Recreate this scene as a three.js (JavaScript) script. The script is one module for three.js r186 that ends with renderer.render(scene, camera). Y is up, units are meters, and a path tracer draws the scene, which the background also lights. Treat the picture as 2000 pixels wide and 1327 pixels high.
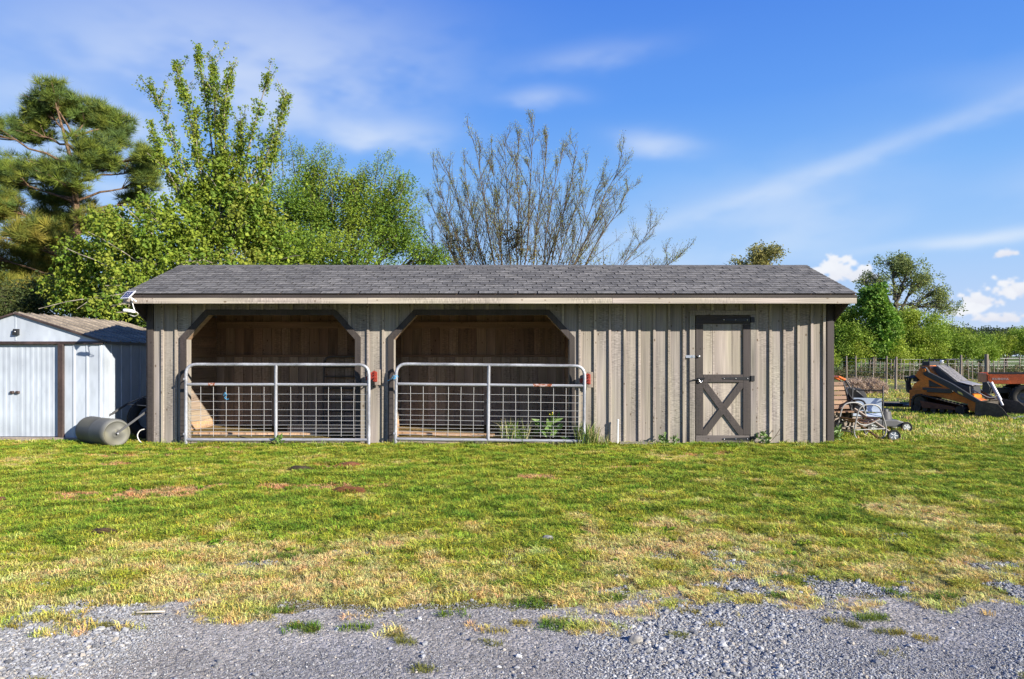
import * as THREE from 'three';
import { mergeGeometries } from 'three/addons/utils/BufferGeometryUtils.js';
import { FontLoader } from 'three/addons/loaders/FontLoader.js';
import { TextGeometry } from 'three/addons/geometries/TextGeometry.js';

// ---------------------------------------------------------------- camera, sun, exposure
const scene = new THREE.Scene();
const EYE = 1.44, FOC = 1332;                       // eye height in metres, focal length for a frame 2000 wide
const camera = new THREE.PerspectiveCamera(2 * Math.atan(695 / FOC) * 180 / Math.PI, 2000 / 1390, 0.1, 2500);
camera.position.set(0, EYE, 0);
camera.lookAt(0, EYE, -10);
camera.setViewOffset(2000, 1390, 0, 0, 2000, 1327);  // lens shifted up a little, verticals stay upright
const renderer = new THREE.WebGLRenderer({ antialias: true });
renderer.toneMapping = THREE.LinearToneMapping;
renderer.toneMappingExposure = 2.05;
renderer.shadowMap.enabled = true;
const SUN = new THREE.Vector3(1.4, 0.74, 1).normalize();
const sun = new THREE.DirectionalLight(new THREE.Color(1, 0.93, 0.8), 4.9);
sun.name = 'sun';
sun.position.copy(SUN).multiplyScalar(60).add(new THREE.Vector3(0, 0, -12));
sun.target.position.set(0, 0, -12);
sun.castShadow = true;
sun.shadow.mapSize.set(4096, 4096);
Object.assign(sun.shadow.camera, { left: -30, right: 30, top: 25, bottom: -25, near: 1, far: 140 });
scene.add(sun, sun.target);

// ---------------------------------------------------------------- noise and random numbers
function rng(seed) { let s = seed | 0; return () => { s = (s + 0x6d2b79f5) | 0; let t = Math.imul(s ^ (s >>> 15), 1 | s); t = (t + Math.imul(t ^ (t >>> 7), 61 | t)) ^ t; return ((t ^ (t >>> 14)) >>> 0) / 4294967296; }; }
function hash2(x, y) { let h = Math.imul(x | 0, 374761393) + Math.imul(y | 0, 668265263); h = Math.imul(h ^ (h >>> 13), 1274126177); return ((h ^ (h >>> 16)) >>> 0) / 4294967296; }
function vnoise(x, y, px = 0, py = 0) {
  let ix = Math.floor(x), iy = Math.floor(y); const fx = x - ix, fy = y - iy, u = fx * fx * (3 - 2 * fx), v = fy * fy * (3 - 2 * fy);
  let jx = ix + 1, jy = iy + 1;
  if (px) { ix = ((ix % px) + px) % px; jx = ((jx % px) + px) % px; }
  if (py) { iy = ((iy % py) + py) % py; jy = ((jy % py) + py) % py; }
  const a = hash2(ix, iy), b = hash2(jx, iy), c = hash2(ix, jy), d = hash2(jx, jy);
  return a + (b - a) * u + (c - a + (a - b - c + d) * u) * v;
}
function fbm(x, y, oct = 4) { let s = 0, a = 0.5, n = 0; for (let i = 0; i < oct; i++) { s += a * vnoise(x, y); n += a; x = x * 2.03 + 17.1; y = y * 2.03 + 9.7; a *= 0.5; } return s / n; }
const clamp = (x, a = 0, b = 1) => Math.min(b, Math.max(a, x));
const sstep = (a, b, x) => { const t = clamp((x - a) / (b - a)); return t * t * (3 - 2 * t); };
const lerp = (a, b, t) => a + (b - a) * t;
const lin = (v) => { v /= 255; return v <= 0.04045 ? v / 12.92 : Math.pow((v + 0.055) / 1.055, 2.4); };

// ---------------------------------------------------------------- sky: blue air, wisps of cirrus, a few small cumulus low down
{
  const W = 4096, H = 2048, data = new Float32Array(W * H * 4), K = 1 / 2.05;
  const stops = [[0, 206, 222, 247], [3, 192, 215, 248], [8, 163, 204, 251], [14, 128, 183, 249], [20, 99, 159, 243], [28, 79, 136, 232], [45, 62, 113, 210], [90, 50, 93, 186]].map(([e, r, g, b]) => [e, lin(r) * K, lin(g) * K, lin(b) * K]);
  const air = (el, out) => { let i = 0; while (i < stops.length - 2 && stops[i + 1][0] < el) i++; const a = stops[i], b = stops[i + 1], t = clamp((el - a[0]) / (b[0] - a[0])); for (let c = 1; c < 4; c++) out[c - 1] = lerp(a[c], b[c], t); };
  // wisps: [azimuth, elevation, half length, half height, tilt, strength] in degrees, azimuth 0 straight north
  const wisps = [[-11.5, 17.8, 5.4, 1.25, 0.06, 0.55], [2.4, 20.6, 3.0, 0.8, 0.02, 0.5], [11.8, 17.0, 3.4, 0.95, -0.12, 0.5], [27, 14.4, 14, 0.8, 0.25, 0.42], [35, 8.1, 7.5, 0.5, 0.05, 0.62],
    [-27, 21, 14, 7, 0.1, 0.5], [-17, 23, 12, 4, 0.1, 0.3], [6, 23.5, 6, 1.0, 0.1, 0.22], [22, 12, 8, 3, 0.1, 0.24], [-34, 14, 8, 5, 0, 0.3], [14, 9, 12, 4, 0, 0.2]];
  const r = rng(5);
  for (let k = 0; k < 34; k++) { const az = 40 + r() * 280; wisps.push([az > 180 ? az - 360 : az, 8 + r() * 30, 4 + r() * 12, 0.7 + r() * 3, (r() - 0.4) * 0.5, 0.2 + r() * 0.35]); }
  const puffs = [[25.6, 6.4, 2.1, 1.45], [27.0, 5.9, 1.7, 1.0], [24.2, 5.7, 1.6, 1.0], [35.9, 6.9, 1.05, 0.5], [34.3, 3.5, 1.6, 1.2], [36.2, 4.4, 1.9, 0.95], [38.2, 4.2, 2.2, 1.1], [33.4, 3.0, 1.1, 0.5], [35.6, 2.6, 1.8, 0.6]];
  for (let k = 0; k < 26; k++) { const az = 46 + r() * 268, e = 3.5 + r() * 5, w = 1 + r() * 2; for (let j = 0; j < 3; j++) puffs.push([(az > 180 ? az - 360 : az) + (r() - 0.5) * w * 2, e + (r() - 0.5) * 0.8, w * (0.5 + r() * 0.5), w * (0.25 + r() * 0.3)]); }
  const c3 = [0, 0, 0];
  const wrap = (d) => d > 180 ? d - 360 : d < -180 ? d + 360 : d;
  for (let row = 0; row < H; row++) {
    const el = ((row + 0.5) / H - 0.5) * 180;
    air(Math.max(0, el), c3);
    const ws = wisps.filter((w) => Math.abs(el - w[1]) < w[3] * 2.6 + Math.abs(w[4]) * w[2] * 2.2), ps = puffs.filter((p) => Math.abs(el - p[1]) < p[3] * 1.8);
    for (let col = 0; col < W; col++) {
      const i = (row * W + col) * 4, az = wrap(((col + 0.5) / W - 0.5) * 360 + 90);
      let R = c3[0], G = c3[1], B = c3[2];
      if (el > 0) {
        let a = 0, n1 = -1;
        for (const w of ws) {
          const dx = wrap(az - w[0]); if (Math.abs(dx) > w[2] * 2.4) continue;
          if (n1 < 0) n1 = fbm(az * 0.17 + el * 0.12 + 40, el * 0.42 - az * 0.07, 4);
          const dy = (el - w[1] - dx * w[4]) + (n1 - 0.5) * w[3] * 1.6, q = (dx / w[2]) ** 2 + (dy / w[3]) ** 2;
          a += w[5] * Math.exp(-q * 1.2) * (0.55 + 0.9 * sstep(0.2, 0.8, n1));
        }
        a = 1 - Math.exp(-a * 0.95);
        R = lerp(R, 0.86 * K, a); G = lerp(G, 0.92 * K, a); B = lerp(B, 0.99 * K, a);
        let d = 0, up = 0;
        for (const p of ps) { const dx = wrap(az - p[0]) / p[2], y = (el - p[1]) / p[3], dy = y < 0 ? y * 1.7 : y, q = 1 - Math.sqrt(dx * dx + dy * dy); if (q > -0.5) { d = Math.max(d, q + 0.6); up = Math.max(up, clamp(0.5 + y * 0.6)); } }
        if (d > 0) { const n = fbm(az * 2.1, el * 2.6, 5), m = sstep(0.62, 0.95, d - 0.1 + (n - 0.5) * 1.5); const b = lerp(0.74, 0.97, clamp(up * 0.8 + n * 0.5 - 0.1)); R = lerp(R, b * 0.97 * K, m * 0.9); G = lerp(G, b * 0.98 * K, m * 0.9); B = lerp(B, lerp(b, 1, 0.35) * K, m * 0.9); }
      }
      data[i] = R; data[i + 1] = G; data[i + 2] = B; data[i + 3] = 1;
    }
  }
  const t = new THREE.DataTexture(data, W, H, THREE.RGBAFormat, THREE.FloatType);
  t.mapping = THREE.EquirectangularReflectionMapping; t.magFilter = t.minFilter = THREE.LinearFilter; t.needsUpdate = true;
  scene.background = t; scene.environment = t;
}

// ---------------------------------------------------------------- helpers
const taken = new Map();
function numbered(n) { const k = taken.get(n) || 0; taken.set(n, k + 1); return k ? n + '_' + String(k).padStart(3, '0') : n; }
function tag(o, label, category, group, kind) { if (label) o.userData.label = label; if (category) o.userData.category = category; if (group) o.userData.group = group; if (kind) o.userData.kind = kind; return o; }
function thing(name, label, category, pos = [0, 0, 0], turn = 0, group) { const o = new THREE.Group(); o.name = numbered(name); o.position.set(...pos); o.rotation.y = turn; scene.add(o); return tag(o, label, category, group); }
function part(name, geo, mat, parent, pos, rot) { const m = new THREE.Mesh(geo, mat); m.name = name; if (pos) m.position.set(...pos); if (rot) m.rotation.set(...rot); parent.add(m); return m; }
function structure(name, geo, mat, label) { const m = new THREE.Mesh(geo, mat); m.name = numbered(name); m.userData.kind = 'structure'; if (label) m.userData.label = label; scene.add(m); return m; }

// A chamfered box centred on the origin, uv in metres with v along the longest side.
const boxes = new Map();
function cbox(w, h, d, c = 0.003, seed = 0) {
  const key = [w, h, d, c, seed].map((x) => Math.round(x * 1e4)).join();
  if (boxes.has(key)) return boxes.get(key);
  const H = [w / 2, h / 2, d / 2]; c = Math.min(c, H[0] * 0.45, H[1] * 0.45, H[2] * 0.45);
  const pos = [], uv = [], long = w >= h && w >= d ? 0 : h >= d ? 1 : 2, ou = hash2(seed, 3) * 7, ov = hash2(seed, 8) * 9;
  const tri = (a, b, e) => {
    const n = [(b[1] - a[1]) * (e[2] - a[2]) - (b[2] - a[2]) * (e[1] - a[1]), (b[2] - a[2]) * (e[0] - a[0]) - (b[0] - a[0]) * (e[2] - a[2]), (b[0] - a[0]) * (e[1] - a[1]) - (b[1] - a[1]) * (e[0] - a[0])];
    const cen = [a[0] + b[0] + e[0], a[1] + b[1] + e[1], a[2] + b[2] + e[2]];
    if (n[0] * cen[0] + n[1] * cen[1] + n[2] * cen[2] < 0) { const t = b; b = e; e = t; }
    const ax = [0, 1, 2].reduce((m, k) => Math.abs(n[k]) > Math.abs(n[m]) + 1e-9 ? k : m, 0), ks = [0, 1, 2].filter((k) => k !== ax);
    const vk = ks.includes(long) ? long : ks[1], uk = ks.find((k) => k !== vk);
    for (const p of [a, b, e]) { pos.push(...p); uv.push(p[uk] + ou + ax * 0.31, p[vk] + ov); }
  };
  const quad = (a, b, e, f) => { tri(a, b, e); tri(a, e, f); };
  const P = (k, s, i1, s1, i2, s2, in1, in2) => { const p = [0, 0, 0]; p[k] = s * H[k]; p[i1] = s1 * (H[i1] - in1); p[i2] = s2 * (H[i2] - in2); return p; };
  const S = [-1, 1];
  for (let k = 0; k < 3; k++) { const a = (k + 1) % 3, b = (k + 2) % 3; for (const s of S) quad(P(k, s, a, -1, b, -1, c, c), P(k, s, a, 1, b, -1, c, c), P(k, s, a, 1, b, 1, c, c), P(k, s, a, -1, b, 1, c, c)); }
  for (let k = 0; k < 3; k++) { const a = (k + 1) % 3, b = (k + 2) % 3; for (const sa of S) for (const sb of S) { const q = (ea, eb, sk) => { const p = [0, 0, 0]; p[k] = sk * (H[k] - c); p[a] = sa * (H[a] - ea); p[b] = sb * (H[b] - eb); return p; }; quad(q(0, c, -1), q(0, c, 1), q(c, 0, 1), q(c, 0, -1)); } }
  for (const x of S) for (const y of S) for (const z of S) tri([x * H[0], y * (H[1] - c), z * (H[2] - c)], [x * (H[0] - c), y * H[1], z * (H[2] - c)], [x * (H[0] - c), y * (H[1] - c), z * H[2]]);
  const g = new THREE.BufferGeometry(); g.setAttribute('position', new THREE.Float32BufferAttribute(pos, 3)); g.setAttribute('uv', new THREE.Float32BufferAttribute(uv, 2)); g.computeVertexNormals();
  boxes.set(key, g); return g;
}
// A flat polygon [[x, y], ...] given depth d, its back at z = 0, uv in metres.
function slab(pts, d, seed = 0, bevel = 0) {
  const s = new THREE.Shape(pts.map(([x, y]) => new THREE.Vector2(x, y)));
  const g = new THREE.ExtrudeGeometry(s, bevel ? { depth: d - 2 * bevel, bevelEnabled: true, bevelSize: bevel, bevelOffset: -bevel, bevelThickness: bevel, bevelSegments: 2 } : { depth: d, bevelEnabled: false });
  if (bevel) g.translate(0, 0, bevel);
  const uv = g.attributes.uv, ou = hash2(seed, 3) * 7, ov = hash2(seed, 8) * 9; for (let i = 0; i < uv.count; i++) uv.setXY(i, uv.getX(i) + ou, uv.getY(i) + ov);
  return g;
}
const V = (x, y, z) => new THREE.Vector3(x, y, z);
function tube(pts, r, seg = 8, closed = false, steps) { const c = new THREE.CatmullRomCurve3(pts.map((p) => V(...p)), closed, 'centripetal'); return new THREE.TubeGeometry(c, steps || Math.max(2, pts.length * 4), r, seg, closed); }
// straight bar between two points
function bar(a, b, r, seg = 8, r2 = r) {
  const A = V(...a), B = V(...b), L = A.distanceTo(B), g = new THREE.CylinderGeometry(r2, r, L, seg);
  g.translate(0, L / 2, 0); g.applyQuaternion(new THREE.Quaternion().setFromUnitVectors(V(0, 1, 0), B.clone().sub(A).normalize())); g.translate(A.x, A.y, A.z); return g;
}
// square beam between two points
function beam(a, b, w, h, seed = 0, roll = 0) {
  const A = V(...a), B = V(...b), L = A.distanceTo(B), g = cbox(w, L, h, 0.004, seed).clone();
  g.rotateY(roll); g.translate(0, L / 2, 0); g.applyQuaternion(new THREE.Quaternion().setFromUnitVectors(V(0, 1, 0), B.clone().sub(A).normalize())); g.translate(A.x, A.y, A.z); return g;
}
// pipe with mitred bends through points; r rounding at corners
function bentPipe(pts, r, bend, seg = 8) {
  const path = new THREE.CurvePath(), P = pts.map((p) => V(...p)); let cur = P[0];
  for (let i = 1; i < P.length - 1; i++) { const a = P[i].clone().add(P[i - 1].clone().sub(P[i]).setLength(bend)), b = P[i].clone().add(P[i + 1].clone().sub(P[i]).setLength(bend)); path.add(new THREE.LineCurve3(cur, a)); path.add(new THREE.QuadraticBezierCurve3(a, P[i], b)); cur = b; }
  path.add(new THREE.LineCurve3(cur, P[P.length - 1]));
  const out = []; for (const c of path.curves) { const n = c.isLineCurve3 ? 1 : 6; for (let k = 0; k < n; k++) out.push(c.getPoint(k / n)); } out.push(P[P.length - 1]);
  return sweep(out, out.map(() => r), seg);
}
// tapered tube along points
function sweep(P, R, seg = 5, uvScale = 1) {
  const n = P.length, pos = [], nor = [], uv = [], idx = []; let N = V(0, 0, 1), L = 0;
  for (let i = 0; i < n; i++) {
    const T = P[Math.min(n - 1, i + 1)].clone().sub(P[Math.max(0, i - 1)]).normalize(); N = N.sub(T.clone().multiplyScalar(N.dot(T))); if (N.lengthSq() < 1e-6) N = V(1, 0.3, 0.1).cross(T); N.normalize(); const B = T.clone().cross(N);
    if (i) L += P[i].distanceTo(P[i - 1]);
    for (let k = 0; k <= seg; k++) { const a = k / seg * Math.PI * 2, x = Math.cos(a), y = Math.sin(a), d = N.clone().multiplyScalar(x).addScaledVector(B, y); pos.push(P[i].x + d.x * R[i], P[i].y + d.y * R[i], P[i].z + d.z * R[i]); nor.push(d.x, d.y, d.z); uv.push(k / seg * uvScale * 0.4, L * uvScale); }
    if (i) for (let k = 0; k < seg; k++) { const a = (i - 1) * (seg + 1) + k, b = a + seg + 1; idx.push(a, a + 1, b, a + 1, b + 1, b); }
    N = N.clone();
  }
  const g = new THREE.BufferGeometry(); g.setAttribute('position', new THREE.Float32BufferAttribute(pos, 3)); g.setAttribute('normal', new THREE.Float32BufferAttribute(nor, 3)); g.setAttribute('uv', new THREE.Float32BufferAttribute(uv, 2)); g.setIndex(idx); return g;
}
function merge(list) { const any = list.some((g) => !g.index); return mergeGeometries(list.map((g) => { let x = any && g.index ? g.toNonIndexed() : g; if (Object.keys(x.attributes).length > 3) { x = x.clone(); for (const k of Object.keys(x.attributes)) if (!['position', 'normal', 'uv'].includes(k)) x.deleteAttribute(k); } return x; }), false); }
const at = (g, x, y, z, rx = 0, ry = 0, rz = 0) => { const c = g.clone(); if (rx || ry || rz) c.applyMatrix4(new THREE.Matrix4().makeRotationFromEuler(new THREE.Euler(rx, ry, rz))); c.translate(x, y, z); return c; };

// ---------------------------------------------------------------- materials
function tex(w, h, fn, repeat = [1, 1], srgb = true) {
  const d = new Uint8Array(w * h * 4);
  for (let y = 0; y < h; y++) for (let x = 0; x < w; x++) { const c = fn(x / w, y / h, x, y), i = (y * w + x) * 4; d[i] = clamp(c[0], 0, 255); d[i + 1] = clamp(c[1], 0, 255); d[i + 2] = clamp(c[2], 0, 255); d[i + 3] = 255; }
  const t = new THREE.DataTexture(d, w, h); t.wrapS = t.wrapT = THREE.RepeatWrapping; t.magFilter = THREE.LinearFilter; t.minFilter = THREE.LinearMipmapLinearFilter; t.generateMipmaps = true; t.repeat.set(...repeat); if (srgb) t.colorSpace = THREE.SRGBColorSpace; t.needsUpdate = true; return t;
}
const std = (color, roughness = 0.8, extra = {}) => new THREE.MeshStandardMaterial({ color: Array.isArray(color) ? new THREE.Color().setRGB(...color) : color, roughness, ...extra });
// wood: grain along v, saw marks across, knots; the texture is a factor round mid grey
const knots = []; { const r = rng(77); for (let k = 0; k < 26; k++) knots.push([r(), r(), 0.006 + r() * 0.010]); }
function woodValue(u, v, saw) {
  let k = 0, bend = 0;
  for (const q of knots) { let dx = u - q[0], dy = v - q[1]; dx -= Math.round(dx); dy -= Math.round(dy); const e = Math.hypot(dx * 1.4, dy * 2.4 * 0.7) / q[2]; if (e < 6) { k = Math.max(k, sstep(1.2, 0.6, e)); bend += Math.exp(-e * 0.8) * 1.4 * Math.sign(dx); } }
  const g = vnoise(u * 96 + bend, v * 5, 96, 5) * 0.5 + vnoise(u * 240 + bend * 2, v * 9, 240, 9) * 0.5, c = vnoise(u * 10, v * 3, 10, 3), s = saw ? (vnoise(u * 40, v * 400, 40, 400) - 0.5) * 0.75 * sstep(0.42, 0.66, vnoise(u * 8 + 3, v * 3, 8, 3)) : 0;
  return [0.82 + (g - 0.5) * 0.24 + (c - 0.5) * 0.16 + s * 0.34 - k * 0.26, k, g, s];
}
const woodTex = tex(1024, 1024, (u, v) => { const [f, k] = woodValue(u, v, true), w = vnoise(u * 14 + 5, v * 4, 14, 4); return [f * 255 * (1.0 + 0.02 * w), f * 248 - k * 10, f * (236 + 14 * w) - k * 20]; }, [1 / 1.3, 1 / 2.6]);
const woodBump = tex(1024, 1024, (u, v) => { const [f, k, g, s] = woodValue(u, v, true); const x = 128 + (g - 0.5) * 120 + s * 110 - k * 30; return [x, x, x]; }, [1 / 1.3, 1 / 2.6], false);
const wood = (rgb, rough = 0.9, bump = 0.0016) => std(rgb, rough, { map: woodTex, bumpMap: woodBump, bumpScale: bump });
const M = {};
M.siding = [[0.405, 0.388, 0.352], [0.445, 0.425, 0.384], [0.355, 0.344, 0.318], [0.43, 0.416, 0.386], [0.385, 0.364, 0.322]].map((c) => wood(c));
M.batten = [[0.475, 0.447, 0.40], [0.44, 0.412, 0.36], [0.50, 0.47, 0.415]].map((c) => wood(c));
M.fascia = wood([0.58, 0.55, 0.485]);
M.trim = wood([0.062, 0.053, 0.052], 0.75, 0.001);
M.raw = [[0.42, 0.29, 0.19], [0.48, 0.34, 0.225], [0.36, 0.245, 0.165], [0.45, 0.33, 0.23], [0.30, 0.205, 0.14]].map((c) => wood(c, 0.85));
M.kick = [[0.48, 0.40, 0.315], [0.53, 0.445, 0.355], [0.43, 0.36, 0.285], [0.55, 0.465, 0.375]].map((c) => wood(c, 0.85));
M.pine = wood([0.68, 0.47, 0.29], 0.8);
M.greywood = wood([0.40, 0.36, 0.31], 0.95);
M.postwood = wood([0.36, 0.32, 0.265], 0.95);
M.benchwood = [[0.27, 0.155, 0.08], [0.32, 0.20, 0.11], [0.23, 0.135, 0.075]].map((c) => wood(c, 0.7));
const speck = (n, a, b) => tex(256, 256, (u, v, x, y) => { const h = hash2(x, y), l = vnoise(u * 24, v * 24, 24, 24), s = a + (h - 0.5) * b + (l - 0.5) * b * 0.7; return [s, s, s]; }, [n, n]);
const granules = tex(512, 512, (u, v, x, y) => { const s = 185 + (hash2(x, y) - 0.5) * 120 + (vnoise(u * 9, v * 9, 9, 9) - 0.5) * 60; return [s, s * 0.995, s * 0.985]; }, [2.2, 2.2]);
const granBump = tex(512, 512, (u, v, x, y) => { const s = hash2(x, y) * 255; return [s, s, s]; }, [2.2, 2.2], false);
M.shingle = [[0.225, 0.217, 0.208], [0.265, 0.255, 0.243], [0.185, 0.178, 0.172], [0.305, 0.292, 0.277], [0.24, 0.23, 0.22]].map((c) => std(c, 0.86, { vertexColors: true, map: granules, bumpMap: granBump, bumpScale: 0.0012 }));
const dirtTex = tex(512, 512, (u, v) => { const a = vnoise(u * 6, v * 6, 6, 6), b = vnoise(u * 40, v * 40, 40, 40), c = vnoise(u * 160, v * 160, 160, 160), s = 0.75 + (a - 0.5) * 0.2 + (b - 0.5) * 0.15 + (c - 0.5) * 0.2; return [255 * s, 252 * s, 246 * s]; }, [1, 1]);
M.galv = std([0.62, 0.65, 0.76], 0.45, { metalness: 0.2, map: dirtTex });
M.wire = std([0.56, 0.55, 0.55], 0.5, { metalness: 0.5 });
M.rust = std([0.62, 0.46, 0.38], 0.8, { map: tex(128, 128, (u, v) => { const n = vnoise(u * 14, v * 9, 14, 9) * 0.6 + vnoise(u * 40, v * 30, 40, 30) * 0.4, k = sstep(0.42, 0.6, n); return [lerp(225, 150, k), lerp(232, 86, k), lerp(250, 48, k)]; }, [1, 1]) });
M.red = std([0.52, 0.06, 0.035], 0.55, { map: dirtTex });
M.black = std([0.018, 0.018, 0.02], 0.5);
M.blackMetal = std([0.022, 0.022, 0.025], 0.45, { metalness: 0.3 });
M.silver = std([0.72, 0.72, 0.74], 0.28, { metalness: 0.9 });
M.blue = std([0.06, 0.30, 0.55], 0.7);
M.rubber = std([0.028, 0.027, 0.027], 0.85, { map: dirtTex });
M.white = std([0.74, 0.74, 0.74], 0.5);
M.pvc = std([0.70, 0.69, 0.66], 0.5);

// ---------------------------------------------------------------- ground
const bumpy = (x, z) => (fbm(x * 0.45 + 50, z * 0.45 + 20, 3) - 0.5) * 0.05 * sstep(1, 5, Math.abs(z) ) * (z < -10.4 && z > -14.2 && x > -8 && x < 6 ? 0.25 : 1);
const edgeZ = (x) => -(3.83 + 0.27 * sstep(-0.6, 1.4, x) + 0.15 * sstep(1.2, 3.4, x) + (fbm(x * 1.1 + 7, 3.3, 3) - 0.5) * 0.7);   // where the gravel meets the lawn
// 0 in the lawn, 1 on bare gravel
function gravelAt(x, z) {
  const d = z - edgeZ(x), n = fbm(x * 1.9 + 3, z * 2.6 + 8, 4), n2 = fbm(x * 5.5 + 31, z * 7 + 2, 3);
  return clamp(sstep(-0.12, 0.25, d + (n - 0.5) * 0.9 + (n2 - 0.5) * 0.7) + 0.6 * sstep(0.63, 0.80, n * 0.55 + n2 * 0.45 + 0.11 * sstep(-2.0, -0.4, d) + 0.05 * sstep(-1, 3, x)) * sstep(-2.0, -0.9, d));
}
// dry straw coloured turf: near the gravel, and in patches
const patches = [[-5.6, -9.8, 0.65, 0.15, 1], [-3.75, -7.15, 0.8, 0.42, 1], [-5.3, -9.0, 0.4, 0.15, 0.8], [-2.5, -8.75, 0.35, 0.2, 0.9], [-4.6, -10.5, 0.8, 0.14, 1], [-2.2, -7.4, 0.85, 0.16, 0.7], [2.85, -9.9, 0.42, 0.22, 1], [-6.4, -6.9, 0.5, 0.3, 0.6], [-4.9, -5.9, 0.5, 0.2, 0.4], [0.2, -8.0, 0.5, 0.2, 0.5], [1.5, -8.6, 0.4, 0.15, 0.5]];
function bareAt(x, z) { let b = 0; for (const [px, pz, rx, rz, s] of patches) { const q = Math.hypot((x - px) / rx, (z - pz) / rz) + (fbm(x * 3.1, z * 5.2, 4) - 0.5) * 2.0; b = Math.max(b, s * sstep(1.15, 0.5, q)); } return b; }
function dryAt(x, z) { const d = z - edgeZ(x), n = fbm(x * 0.8 + 11, z * 1.2 + 4, 4), n2 = fbm(x * 3.3, z * 4.1 + 9, 3); return clamp(0.92 * sstep(-2.3, -0.2, d + (n - 0.5) * 2.2 + (n2 - 0.5) * 0.9) + sstep(0.5, 0.8, n * 0.5 + n2 * 0.5) * 0.85); }

const soilTex = tex(1024, 1024, (u, v) => {
  const a = vnoise(u * 7, v * 7, 7, 7), b = vnoise(u * 34, v * 34, 34, 34), c = vnoise(u * 190, v * 190, 190, 190), e = vnoise(u * 420, v * 420, 420, 420), g = clamp(a * 0.5 + b * 0.7 + (c - 0.5) * 0.9 - 0.1);
  const s = 0.62 + e * 0.5 + (c - 0.5) * 0.3; return [lerp(150, 122, g) * s, lerp(130, 126, g) * s, lerp(80, 54, g) * s];
}, [1 / 3, 1 / 3]);
const soilBump = tex(512, 512, (u, v) => { const s = 255 * (vnoise(u * 60, v * 60, 60, 60) * 0.5 + vnoise(u * 150, v * 150, 150, 150) * 0.5); return [s, s, s]; }, [1, 1], false);
{
  const ax = (near, far, step, lim) => { const a = []; for (let t = -near; t <= near + 1e-6; t += step) a.push(t); let t = near, s = step; while (t < far) { s *= 1.35; t += s; a.push(t); a.unshift(-t); } return a; };
  const xs = ax(10, 1500, 0.16), zs0 = []; for (let t = 3; t >= -15; t -= 0.16) zs0.push(t); let t = -15, s = 0.16; while (t > -1800) { s *= 1.3; t -= s; zs0.push(t); } t = 3; s = 0.3; const pre = []; while (t < 300) { s *= 1.5; t += s; pre.unshift(t); } const zs = [...pre, ...zs0];
  const pos = [], uv = [], col = [], idx = [];
  for (const z of zs) for (const x of xs) {
    pos.push(x, bumpy(x, z), z); uv.push(x, -z);
    const near = z > -16 && Math.abs(x) < 12, b = near ? bareAt(x, z) : 0, far = sstep(-19, -30, z), f2 = fbm(x * 0.12, z * 0.12, 3);
    const dry = near ? dryAt(x, z) : far * sstep(0.4, 0.6, f2) * 0.8;
    let c = [0.80, 0.92, 0.50]; c = [lerp(c[0], 1.35, dry), lerp(c[1], 1.28, dry), lerp(c[2], 1.05, dry)]; c = [lerp(c[0], 1.8, b), lerp(c[1], 1.36, b), lerp(c[2], 0.85, b)];
    if (z < -48) c = [0.75, 1.25, 0.5];
    col.push(...c);
  }
  const nx = xs.length; for (let j = 0; j < zs.length - 1; j++) for (let i = 0; i < nx - 1; i++) { const a = j * nx + i, b = a + 1, c = a + nx, d = c + 1; idx.push(a, b, c, b, d, c); }
  const g = new THREE.BufferGeometry(); g.setAttribute('position', new THREE.Float32BufferAttribute(pos, 3)); g.setAttribute('uv', new THREE.Float32BufferAttribute(uv, 2)); g.setAttribute('color', new THREE.Float32BufferAttribute(col, 3)); g.setIndex(idx); g.computeVertexNormals();
  structure('ground', g, std([0.62, 0.62, 0.62], 1, { map: soilTex, bumpMap: soilBump, bumpScale: 0.012, vertexColors: true }), 'patchy turf ground of the yard running out to the fields');
}
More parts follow.
